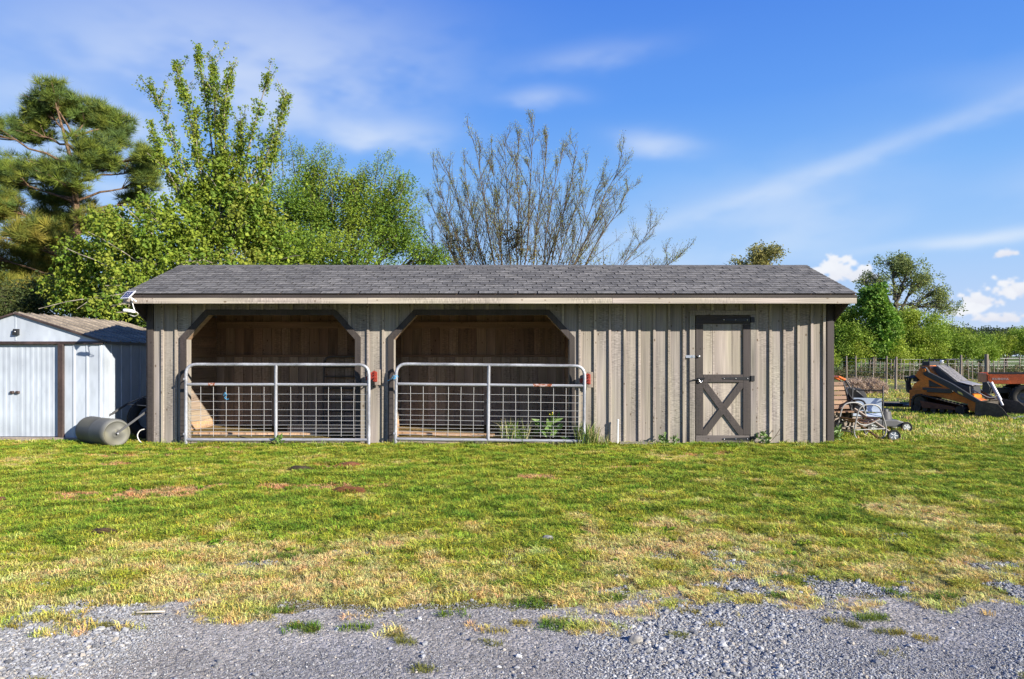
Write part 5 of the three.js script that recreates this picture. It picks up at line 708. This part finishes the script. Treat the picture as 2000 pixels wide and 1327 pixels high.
// pine at the left
{
  const D = 22, r = rng(61), bx = SX(150, D), t = tree('pine_tree', 'tall pine with tufted needles and reddish trunk at the left edge', 'tree', [bx, 0, -D]);
  const B = [[85, 182, 40, 32, 85], [60, 205, 45, 30, 60], [135, 205, 52, 30, 100], [190, 225, 40, 30, 75], [35, 245, 42, 26, 70], [205, 262, 26, 20, 30], [5, 270, 34, 30, 50], [150, 300, 55, 26, 80], [205, 315, 48, 36, 120], [250, 310, 34, 28, 60], [288, 305, 20, 18, 26], [262, 345, 30, 24, 45], [85, 330, 50, 26, 80], [30, 350, 40, 28, 60], [90, 372, 60, 28, 110], [170, 365, 45, 22, 60], [15, 410, 55, 36, 120], [90, 425, 62, 30, 120], [40, 470, 65, 36, 150], [120, 470, 52, 28, 90], [20, 540, 60, 30, 100], [95, 520, 50, 24, 70], [30, 585, 55, 28, 90], [225, 375, 30, 18, 30], [175, 430, 46, 30, 70], [60, 520, 70, 40, 120], [0, 500, 60, 40, 110], [60, 570, 70, 30, 110], [-40, 330, 60, 60, 90], [-60, 450, 60, 70, 110]];
  const tr = [V(0, -0.1, 0), V(0.05, 2, 0), V(0.0, 4, 0), V(-0.02, 6.2, 0), V(-0.15, 7.6, 0), V(-0.7, 9.6, 0)], limbs = [sweep(tr, [0.19, 0.16, 0.13, 0.10, 0.07, 0.02], 10, 2)], l = [], tufts = needleTuft(64, 0.27, 0.011, 3);
  const up = [[0.16, 0.21, 0.03], [0.20, 0.235, 0.038], [0.115, 0.175, 0.04], [0.09, 0.14, 0.045]], low = [[0.27, 0.24, 0.04], [0.22, 0.22, 0.036], [0.31, 0.26, 0.055], [0.16, 0.185, 0.034]];
  const rel = B.map(([px, py, rx, ry, n], i) => [SX(px, D) - bx, SY(py, D), (hash2(i, 4) - 0.5) * 2.4, rx * D / FOC, ry * D / FOC, rx * D / FOC, Math.round(n * 2.3)]);
  for (const b of rel) { const e = V(b[0], b[1] - 0.1, b[2]), sy = clamp(b[1] - 0.5 - Math.abs(b[0]) * 0.15, 1.5, 8.5), P = curve(V(-0.1 * sstep(6, 9, sy), sy, 0), e, 0.03, 6, r, 0.06); limbs.push(sweep(P, taper(P, 0.045, 0.014), 5, 2)); for (let k = 0; k < 10; k++) { const q = e.clone().add(V((r() - 0.5) * 1.8 * b[3], (r() - 0.2) * b[4], (r() - 0.5) * 1.8 * b[5])), C = curve(P[4], q, 0.02, 3, r, 0.06); limbs.push(sweep(C, taper(C, 0.016, 0.008), 4, 2)); } }
  part('trunk', merge(limbs), bark([0.30, 0.19, 0.12]), t);
  cloud(rel, r, (p) => { const k = sstep(7.2, 5.0, p.y), c = (r() < k * 0.75 ? low : up)[Math.floor(r() * 4)]; leafRow(l, p, 0.85 + r() * 0.6, c, r, 0.25); }, 0.395);
  instances('crown', tufts, needleMat, l, t);
}
// young poplar with long upright shoots
{
  const D = 17, d2 = (px, py, k = 0) => V(SX(px, D) - SX(430, D), SY(py, D), k);
  const shoots = [[[425, 470], [415, 330], [398, 200], [386, 92]], [[420, 450], [392, 320], [362, 200], [341, 120]], [[428, 480], [424, 320], [420, 200], [414, 118]], [[432, 470], [438, 320], [444, 210], [451, 128]], [[440, 470], [478, 330], [502, 230], [521, 138]], [[450, 470], [505, 340], [535, 260], [561, 186]], [[412, 470], [375, 370], [328, 250], [291, 158]], [[405, 480], [362, 400], [325, 320], [298, 246]], [[400, 490], [372, 420], [345, 375], [326, 342]], [[450, 480], [500, 380], [525, 320], [541, 244]], [[430, 480], [455, 360], [462, 300], [468, 240]], [[425, 490], [400, 380], [388, 300], [380, 215]], [[436, 470], [430, 350], [436, 260], [434, 190]]];
  blobTree({ name: 'poplar_tree', label: 'young poplar with long upright leafy shoots and pale trunk behind the barn', base: [430, D], seed: 71, barkC: [0.52, 0.47, 0.40], trunkR: 0.10, fork: 0.42, geo: poplarLeaf, cols: GREEN, gap: 0.40, twigs: 7, thick: 0.8,
    blobs: [[430, 455, 17, 95, 62, 420], [350, 470, 16.6, 85, 60, 420], [255, 485, 16.4, 80, 62, 420], [185, 515, 16.8, 75, 60, 320], [255, 565, 15.8, 55, 50, 260], [150, 575, 17, 70, 40, 240], [515, 465, 17.4, 70, 55, 260], [475, 400, 17, 62, 50, 220], [395, 395, 17, 55, 55, 200], [430, 345, 17, 34, 50, 40], [300, 420, 16.8, 50, 38, 140], [210, 440, 16.8, 45, 35, 110], [255, 610, 15.4, 36, 22, 70], [215, 600, 15.2, 46, 26, 90], [345, 345, 17, 20, 30, 16], [500, 330, 17, 22, 40, 30], [420, 515, 16.6, 120, 26, 260], [320, 525, 16.2, 70, 30, 200], [540, 515, 17, 80, 24, 140]],
    extra: (l, r, t, bx) => { const limbs = []; for (const s of shoots) { const c = new THREE.CatmullRomCurve3(s.map(([px, py], i) => d2(px, py, (r() - 0.5) * 0.5 * i / 3))), P = c.getPoints(14); limbs.push(sweep(P, taper(P, 0.035, 0.007), 5, 2)); for (let k = 0; k < 150; k++) { const q = 0.15 + 0.85 * Math.pow(r(), 0.75), p = c.getPoint(q); if (fbm(q * 14 + s[3][0], 3, 2) < 0.38) continue; const w = lerp(0.24, 0.08, q); leafRow(l, p.add(V((r() - 0.5) * w * 1.6, (r() - 0.5) * 0.2, (r() - 0.5) * w * 1.6)), lerp(0.95, 0.58, q), GREEN[Math.floor(r() * 4)], r); if (r() < 0.08) { const e = p.clone().add(V((r() - 0.5) * 0.8, 0.25 + r() * 0.3, (r() - 0.5) * 0.6)); const C = [c.getPoint(q * 0.97), e]; limbs.push(sweep(C, [0.010, 0.005], 4)); for (let j = 0; j < 4; j++) leafRow(l, C[0].clone().lerp(e, 0.3 + r() * 0.8), 0.5, GREEN[Math.floor(r() * 4)], r); } } }
      for (const [a, b] of [[[300, 560], [190, 500]], [[330, 540], [230, 470]], [[300, 545], [210, 610]], [[360, 500], [290, 420]], [[250, 585], [140, 610]]]) { const P = curve(d2(...a, 0.8), d2(...b, 1.2), 0.03, 5, r, 0.02); limbs.push(sweep(P, taper(P, 0.018, 0.007), 5)); }
      part('shoots', merge(limbs), bark([0.50, 0.46, 0.40]), t).userData.kind = 'stuff'; } });
}
// dense leafy tree right of it
blobTree({ name: 'elm_tree', label: 'dense bright green tree with small leaves behind the middle of the roof', base: [650, 19], seed: 81, barkC: [0.22, 0.18, 0.14], trunkR: 0.13, fork: 0.4, geo: elmLeaf, cols: [[0.15, 0.25, 0.027], [0.20, 0.30, 0.03], [0.12, 0.215, 0.024], [0.26, 0.34, 0.036]], gap: 0.40, twigs: 14, size: 0.95,
  blobs: [[560, 430, 18.5, 80, 95, 460], [610, 390, 18.8, 60, 60, 240], [650, 420, 19, 80, 75, 380], [715, 420, 19, 68, 66, 320], [765, 430, 19.2, 45, 60, 170], [790, 470, 19.2, 45, 40, 150], [840, 505, 19.4, 42, 26, 130], [700, 490, 18.6, 115, 46, 420], [575, 495, 18, 105, 44, 360], [505, 440, 18.6, 50, 70, 170], [780, 370, 19.2, 30, 26, 40], [700, 365, 19, 34, 26, 70], [600, 345, 18.8, 30, 30, 50]],
  extra: (l, r, t, bx, D) => { const limbs = []; for (const [a, b, c, d] of [[585, 360, 577, 275], [600, 350, 632, 282], [610, 360, 652, 292], [590, 350, 602, 300], [540, 370, 528, 290], [660, 370, 672, 318], [700, 370, 722, 318], [735, 375, 746, 305], [745, 380, 768, 305], [760, 390, 776, 325], [780, 400, 800, 350], [790, 420, 826, 372], [795, 440, 835, 400], [640, 360, 645, 310], [560, 350, 556, 262]]) { const A = V(SX(a, D) - bx, SY(b, D), 0.3), B = V(SX(c, D) - bx, SY(d, D), 0.3 + (r() - 0.5) * 0.6), P = curve(A, B, 0.02, 6, r, 0.02); limbs.push(sweep(P, taper(P, 0.014, 0.005), 4)); for (let k = 0; k < 16; k++) { const q = Math.pow(r(), 0.8), p = A.clone().lerp(B, q); leafRow(l, p.add(V(r() - 0.5, r() - 0.5, r() - 0.5).multiplyScalar(lerp(0.35, 0.10, q))), lerp(0.9, 0.6, q), GREEN[Math.floor(r() * 3)], r); } } part('shoots', merge(limbs), bark([0.20, 0.17, 0.13]), t).userData.kind = 'stuff'; } });
// nearly bare vase shaped tree in the middle
{
  const D = 20, r = rng(91), bx = SX(1010, D), t = tree('bare_tree', 'vase shaped tree just coming into leaf, many bare upright stems, behind the roof', 'tree', [bx, 0, -D]), limbs = [], l = [];
  const tips = [[846, 332], [872, 324], [900, 302], [930, 296], [958, 278], [984, 272], [1012, 264], [1040, 260], [1068, 270], [1098, 274], [1136, 268], [1158, 296], [1180, 334], [1212, 310], [1244, 340], [1300, 422], [1322, 504], [1180, 406], [838, 386], [822, 438], [905, 364], [1110, 354], [1020, 354], [860, 414], [960, 364]];
  const olive = [[0.33, 0.37, 0.07], [0.28, 0.29, 0.06], [0.40, 0.41, 0.09], [0.22, 0.18, 0.065]];
  const grow = (A, B, r0, lv) => {
    const n = lv === 0 ? 9 : 5, P = curve(A, B, lv === 0 ? 0 : 0.02, n, r, lv === 0 ? 0.012 : 0.03); if (lv === 0) P.forEach((p, i) => { const q = i / n; p.x = lerp(A.x, B.x, Math.pow(q, 0.82)) + (r() - 0.5) * 0.08; });
    limbs.push(sweep(P, taper(P, r0, lv ? 0.0028 : 0.005), lv === 0 ? 6 : 3, 2)); const L = A.distanceTo(B), dir = B.clone().sub(A).normalize();
    if (lv < 2) { const N = lv === 0 ? 17 : 8; for (let k = 0; k < N; k++) { const q = lv === 0 ? 0.32 + 0.66 * (k + r()) / N : 0.2 + 0.75 * r(), i = Math.min(n - 1, Math.floor(q * n)), p = P[i].clone().lerp(P[i + 1], q * n - i), d = dir.clone().multiplyScalar(0.9).add(V((r() - 0.5) * (lv ? 1.5 : 1.7), 0.2 + r() * 0.4, (r() - 0.5) * 1.5)).normalize(), len = lv === 0 ? lerp(2.3, 0.5, q) * (0.45 + r() * 0.75) : L * (0.22 + r() * 0.32); grow(p, p.clone().addScaledVector(d, len), lv === 0 ? 0.011 : 0.005, lv + 1); } }
    if (lv > 0) { const m = lv === 1 ? 4 : 3; for (let k = 0; k < m; k++) { if (r() < 0.22) continue; const p = A.clone().lerp(B, 0.3 + r() * 0.75); leafRow(l, p.add(V(r() - 0.5, r() - 0.5, r() - 0.5).multiplyScalar(0.06)), 0.5 + r() * 0.6, olive[Math.floor(r() * 4)], r); } }
  };
  limbs.push(sweep([V(0, -0.1, 0), V(0.02, 0.9, 0), V(0, 1.6, 0)], [0.26, 0.22, 0.2], 10, 2));
  for (const [px, py] of tips) { const e = V(SX(px, D) - bx, SY(py, D), (r() - 0.5) * 3.2), s = V(clamp(e.x * 0.12, -0.3, 0.3), 1.4 + r() * 0.5, e.z * 0.1); grow(s, e, 0.034, 0); }
  part('trunk', merge(limbs), bark([0.235, 0.18, 0.125]), t);
  const low = [[905, 500, 45, 20, 90], [960, 505, 40, 20, 80], [1010, 500, 50, 22, 100], [1060, 505, 40, 16, 60], [1150, 515, 60, 8, 30]].map(([px, py, rx, ry, n]) => [SX(px, D) - bx, SY(py, D), 0, rx * D / FOC, ry * D / FOC, 0.8, n]);
  cloud(low, r, (p) => leafRow(l, p, 1.8, [[0.20, 0.165, 0.05], [0.23, 0.21, 0.04], [0.16, 0.14, 0.05]][Math.floor(r() * 3)], r), 0.45);
  cloud([[SX(1000, D) - bx, SY(468, D), 0.4, 0.42, 0.42, 0.4, 120], [SX(900, D) - bx, SY(485, D), 0.3, 0.5, 0.3, 0.4, 70]], r, (p) => leafRow(l, p, 2.0, [0.055, 0.05, 0.022], r), 0.45);
  instances('crown', tinyLeaf, leafMat, l, t);
}
// trees over the right part of the roof and the right side
blobTree({ name: 'roadside_tree', label: 'olive topped tree showing above the right end of the roof', base: [1475, 60], seed: 101, barkC: [0.2, 0.17, 0.14], trunkR: 0.25, fork: 0.5, geo: oakLeaf, cols: [[0.25, 0.24, 0.07], [0.31, 0.28, 0.085], [0.20, 0.21, 0.06]], gap: 0.53, twigs: 16, size: 1.0, blobs: [[1490, 497, 60, 40, 15, 260], [1435, 514, 60, 26, 10, 130], [1475, 514, 60, 40, 14, 200], [1590, 552, 60, 14, 8, 30], [1500, 545, 60, 60, 22, 200]] });
blobTree({ name: 'oak_tree', label: 'large open crowned tree rising behind the hedge trees', base: [1748, 68], seed: 111, barkC: [0.17, 0.145, 0.125], trunkR: 0.34, fork: 0.55, geo: oakLeaf, cols: [[0.24, 0.29, 0.085], [0.29, 0.33, 0.09], [0.19, 0.24, 0.085]], gap: 0.53, twigs: 22, size: 1.0,
  blobs: [[1742, 515, 68, 36, 18, 260], [1775, 525, 68, 34, 20, 230], [1712, 548, 68, 26, 18, 160], [1800, 548, 68, 34, 22, 230], [1826, 572, 68, 26, 20, 140], [1765, 560, 68, 44, 24, 240], [1848, 600, 68, 26, 18, 120], [1800, 600, 68, 50, 22, 180], [1690, 550, 68, 18, 10, 50]] });
const HEDGE = [[0.23, 0.34, 0.04], [0.29, 0.41, 0.046], [0.34, 0.44, 0.05], [0.38, 0.45, 0.06]];
[[1602, 45, 112, [[1598, 640, 45, 40, 34, 280], [1590, 680, 45, 40, 26, 220], [1560, 660, 45.5, 36, 30, 200]], 'hedge tree mostly hidden behind the right end of the barn'], [1652, 44, 118, [[1645, 625, 44, 38, 28, 330], [1660, 660, 43.5, 46, 32, 420], [1640, 695, 43, 40, 20, 260], [1675, 690, 43, 30, 16, 160]], 'bright green hedge tree nearest the barn corner'], [1735, 45, 128, [[1735, 650, 45, 30, 24, 240], [1725, 680, 44.5, 38, 18, 260], [1760, 625, 46, 34, 20, 240], [1745, 700, 44, 30, 10, 100]], 'green hedge tree right of the ivy covered trunk'], [1800, 46, 138, [[1795, 640, 46, 42, 26, 360], [1810, 670, 45.5, 46, 26, 380], [1785, 695, 45, 34, 14, 160]], 'broad hedge tree behind the track loader'], [1860, 47, 148, [[1850, 655, 47, 40, 24, 320], [1875, 680, 46.5, 44, 22, 320], [1840, 700, 46, 30, 10, 100]], 'lower hedge tree behind the loader bucket'], [1915, 50, 158, [[1905, 672, 50, 28, 18, 200], [1925, 690, 49.5, 26, 14, 160]], 'last hedge tree tapering towards the pasture fence']].forEach(([px, d, seed, blobs, label]) => blobTree({ name: 'hedge_tree', label, group: 'trees of the hedge', base: [px, d], seed, blobs, barkC: [0.14, 0.115, 0.095], trunkR: 0.16, fork: 0.3, geo: hedgeLeaf, cols: HEDGE, gap: 0.37, twigs: 8, size: 0.95 }));
blobTree({ name: 'ivy_covered_tree', label: 'dead trunk thickly covered in bright green ivy', base: [1705, 43], seed: 121, barkC: [0.18, 0.15, 0.12], trunkR: 0.22, fork: 0.6, geo: ivyLeaf, cols: [[0.18, 0.33, 0.035], [0.22, 0.36, 0.045], [0.13, 0.27, 0.03]], gap: 0.46, twigs: 6, size: 1.15, blobs: [[1702, 583, 43, 22, 20, 260], [1716, 612, 43, 26, 24, 320], [1732, 642, 43, 30, 20, 260], [1718, 572, 43, 12, 12, 60], [1690, 600, 43, 16, 20, 110], [1712, 670, 43, 30, 22, 200]] });
[[1965, 74, 131, 'rounded green tree by the pasture at the right edge', [[1955, 675, 74, 26, 20, 220], [1985, 665, 74, 30, 24, 260], [2010, 670, 74, 30, 24, 200]]], [2050, 80, 132, 'rounded green tree just past the right edge of the pasture', [[2050, 670, 80, 36, 26, 260], [2090, 680, 80, 36, 20, 200]]]].forEach(([px, d, seed, label, blobs]) => blobTree({ name: 'pasture_tree', label, group: 'trees by the pasture', base: [px, d], seed, blobs, barkC: [0.16, 0.13, 0.11], trunkR: 0.22, fork: 0.3, geo: hedgeLeaf, cols: HEDGE, gap: 0.36, twigs: 5, size: 1.4 }));
// far wood
{ const r = rng(141), l = []; for (let k = 0; k < 5200; k++) { const x = 60 + r() * 330, z = -255 - r() * 50, top = 9.5 + 4.5 * fbm(x * 0.09, z * 0.03, 3), y = top * Math.sqrt(r()), c = 0.75 + r() * 0.5; l.push([x, y, z, r() * 3, r() * 6, r() * 3, 2.4, 2.4, 2.4, 0.075 * c, 0.105 * c, 0.05 * c]); } tag(instances('far_woods', farLeaf, leafMat, l), 'dark line of far woods on the horizon', 'woods', null, 'stuff'); }
// undergrowth behind the metal shed
[[70, 18, 151, 'dark shrub behind the left part of the metal shed', [[60, 590, 18, 70, 45, 240], [20, 620, 17.6, 60, 40, 200]], [[0.07, 0.10, 0.025], [0.10, 0.12, 0.03], [0.06, 0.075, 0.025]]], [190, 17.6, 161, 'green shrub behind the right part of the metal shed', [[180, 600, 17.6, 60, 40, 220], [250, 615, 17, 50, 40, 200], [320, 600, 17, 60, 60, 200]], [[0.10, 0.17, 0.025], [0.14, 0.21, 0.03], [0.07, 0.12, 0.025]]], [-120, 20, 171, 'shrub left of the pine beyond the frame edge', [[-80, 560, 20, 80, 80, 220], [-180, 560, 20, 80, 80, 180]], [[0.08, 0.12, 0.025], [0.11, 0.15, 0.03]]]].forEach(([px, d, seed, label, blobs, cols]) => blobTree({ name: 'shrub', label, cat: 'shrub', base: [px, d], seed, blobs, cols, barkC: [0.26, 0.21, 0.16], trunkR: 0.06, fork: 0.3, geo: elmLeaf, gap: 0.36, twigs: 16, size: 1.1 }));
// brush under the hedge
{ const r = rng(181), l = []; for (let k = 0; k < 900; k++) { const x = 19 + r() * 22, z = -40 - r() * 4 - (x - 19) * 0.1, c = 0.6 + r() * 0.7; l.push([x, r() * r() * 1.0, z, r() * 3, r() * 6, r() * 3, 0.9, 0.9, 0.9, ...(r() < 0.4 ? [0.16 * c, 0.125 * c, 0.06 * c] : [0.10 * c, 0.135 * c, 0.035 * c])]); } tag(instances('hedge_brush', hedgeLeaf, leafMat, l), 'low brush and weeds along the foot of the hedge', 'brush', null, 'stuff'); }

// ---------------------------------------------------------------- small plants and litter near the barn
{
  const r = rng(201);
  const clump = (name, label, cat, x, z, n, h, w, spread, lean, cols, seed) => { const t = thing(name, label, cat, [x, bumpy(x, z), z]); cols.forEach((c, k) => part('blades', tuftGeo(Math.round(n / cols.length), h, w, spread, lean, seed + k), new THREE.MeshPhysicalMaterial({ color: new THREE.Color().setRGB(...c), roughness: 0.7, transmission: 0.3, thickness: 0 }), t)); return t; };
  clump('grass_clump', 'long green grass clump behind the right half of the second gate', 'grass', 0.05, -11.12, 170, 0.42, 0.007, 0.24, 0.7, [[0.17, 0.27, 0.04], [0.10, 0.19, 0.03], [0.40, 0.36, 0.17]], 301);
  clump('grass_clump', 'long grass clump at the right post of the second gate', 'grass', 1.20, -10.96, 150, 0.42, 0.007, 0.18, 0.6, [[0.15, 0.25, 0.04], [0.20, 0.28, 0.05], [0.30, 0.27, 0.10]], 311);
  clump('grass_clump', 'shorter grass clump right of the second gate by the wall', 'grass', 1.45, -10.9, 50, 0.24, 0.005, 0.14, 0.9, [[0.13, 0.22, 0.035], [0.33, 0.29, 0.12]], 321);
  const weed = (label, x, z, s, fl) => { const t = thing('weed', label, 'weed', [x, bumpy(x, z), z]), leaf = leafCluster(9, 0.05 * s, 0.11 * s, 0.045 * s, Math.round(x * 77) + 400, 0.8); part('leaves', merge([leaf, at(leaf, 0.05 * s, 0.05 * s, 0.02, 0, 1.3, 0), at(leaf, -0.05 * s, 0.09 * s, -0.02, 0, 2.6, 0), at(leaf, 0.02 * s, 0.14 * s, 0, 0, 4, 0)].map((g) => g.translate(0, 0.04 * s, 0))), new THREE.MeshPhysicalMaterial({ color: new THREE.Color().setRGB(0.14, 0.245, 0.045), roughness: 0.6, transmission: 0.3, thickness: 0 }), t); part('stem', bar([0, 0, 0], [0.01, 0.2 * s, 0], 0.004 * s, 5), M.batten[0], t); if (fl) for (let k = 0; k < 5; k++) part('flower', new THREE.SphereGeometry(0.012, 7, 5), std([0.75, 0.62, 0.05], 0.7), t, [(r() - 0.5) * 0.1, 0.26 * s + r() * 0.05, (r() - 0.5) * 0.08]); };
  weed('leafy weed with small yellow flowers behind the second gate', 0.62, -11.1, 1.8, true); weed('leafy weed under the middle of the left gate', -3.72, -10.86, 0.7); weed('leafy weed at the hinge side foot of the tack room door', 4.05, -10.98, 0.9); weed('leafy weed beside the concrete pad', 2.42, -10.92, 0.8); weed('leafy weed left of the tack room door', 2.62, -10.95, 0.6); weed('reddish leafy weed at the right barn corner', 5.38, -11.3, 1.0);
  for (let k = 0; k < 9; k++) { const x = -5.6 + k * 1.25 + r() * 0.5; clump('grass_fringe', ['uncut grass at the far left foot of the barn', 'uncut grass below the left gate, left part', 'uncut grass below the left gate, right part', 'uncut grass between the two gates', 'uncut grass below the second gate, left part', 'uncut grass below the second gate, right part', 'uncut grass by the white pipe', 'uncut grass left of the tack room door sill', 'uncut grass at the right foot of the barn'][k], 'grass', x, -10.86 + r() * 0.04, 70, 0.12, 0.004, 0.28, 0.9, [[0.16, 0.25, 0.035], [0.24, 0.28, 0.05]], 500 + k * 7); }
  // clods of straw and dung
  const clod = (label, x, z, rx, rz, h, c, cat = 'straw') => { const g = new THREE.IcosahedronGeometry(1, 3), p = g.attributes.position; for (let i = 0; i < p.count; i++) { const k = 0.7 + 0.6 * fbm(p.getX(i) * 2.2 + x * 3, p.getZ(i) * 2.2 + p.getY(i) * 1.7 + z, 3); p.setXYZ(i, p.getX(i) * rx * k, Math.max(-0.01, p.getY(i) * h * k), p.getZ(i) * rz * k); } g.computeVertexNormals(); const t = thing(cat === 'dung' ? 'dung_pat' : 'straw_clump', label, cat, [x, bumpy(x, z), z]); part('mound', g, std(c, 1, { map: dirtTex }), t); const l = []; for (let k = 0; k < 46; k++) { const a = r() * 6.28, d = Math.sqrt(r()); l.push([Math.cos(a) * d * rx * 1.05, h * 0.5 * (1 - d), Math.sin(a) * d * rz * 1.05, (r() - 0.5) * 2.4, r() * 6.3, (r() - 0.5) * 2.4, 0.8, 0.8, 0.8, c[0] * (1 + r() * 0.8), c[1] * (1 + r() * 0.8), c[2] * (1 + r() * 0.8)]); } instances('straws', tuftGeo(8, 0.07, 0.0028, 0.03, 1.0, 12), bladeMat, l, t); };
  clod('reddish straw clump before the gap between the gates', -2.09, -8.72, 0.19, 0.13, 0.075, [0.30, 0.115, 0.045]); clod('long reddish straw clump on the lawn nearer the camera', -1.72, -7.15, 0.22, 0.08, 0.075, [0.24, 0.085, 0.03]); clod('dark dung pat on the lawn before the left gate', -2.62, -8.45, 0.15, 0.09, 0.075, [0.075, 0.05, 0.03], 'dung'); clod('dark brown dung pat on the left part of the lawn', -3.25, -5.42, 0.12, 0.055, 0.07, [0.085, 0.045, 0.025], 'dung'); clod('small brown clump on the far left lawn', -5.15, -6.75, 0.15, 0.06, 0.06, [0.20, 0.10, 0.05]);
  tag(part(numbered('dry_twig'), merge([tube([[0, 0, 0], [0.12, 0.13, 0], [0.22, 0.28, -0.01]], 0.005, 5), tube([[0.12, 0.13, 0], [0.2, 0.17, 0.02]], 0.003, 5)]), bark([0.25, 0.19, 0.14]), scene, [4.12, 0.01, -10.98]), 'thin dry twig leaning on the wall right of the tack room door', 'twig');
  tag(part(numbered('dry_twig'), tube([[0, 0, 0], [0.08, 0.012, 0.02], [0.16, 0.01, 0.01]], 0.006, 5), std([0.62, 0.55, 0.44], 0.9), scene, [-2.08, 0.015, -3.78]), 'pale straw coloured stick lying at the gravel edge', 'twig');
}
scene.traverse((o) => { if (o.isMesh) { o.castShadow = true; o.receiveShadow = true; } });
renderer.render(scene, camera);
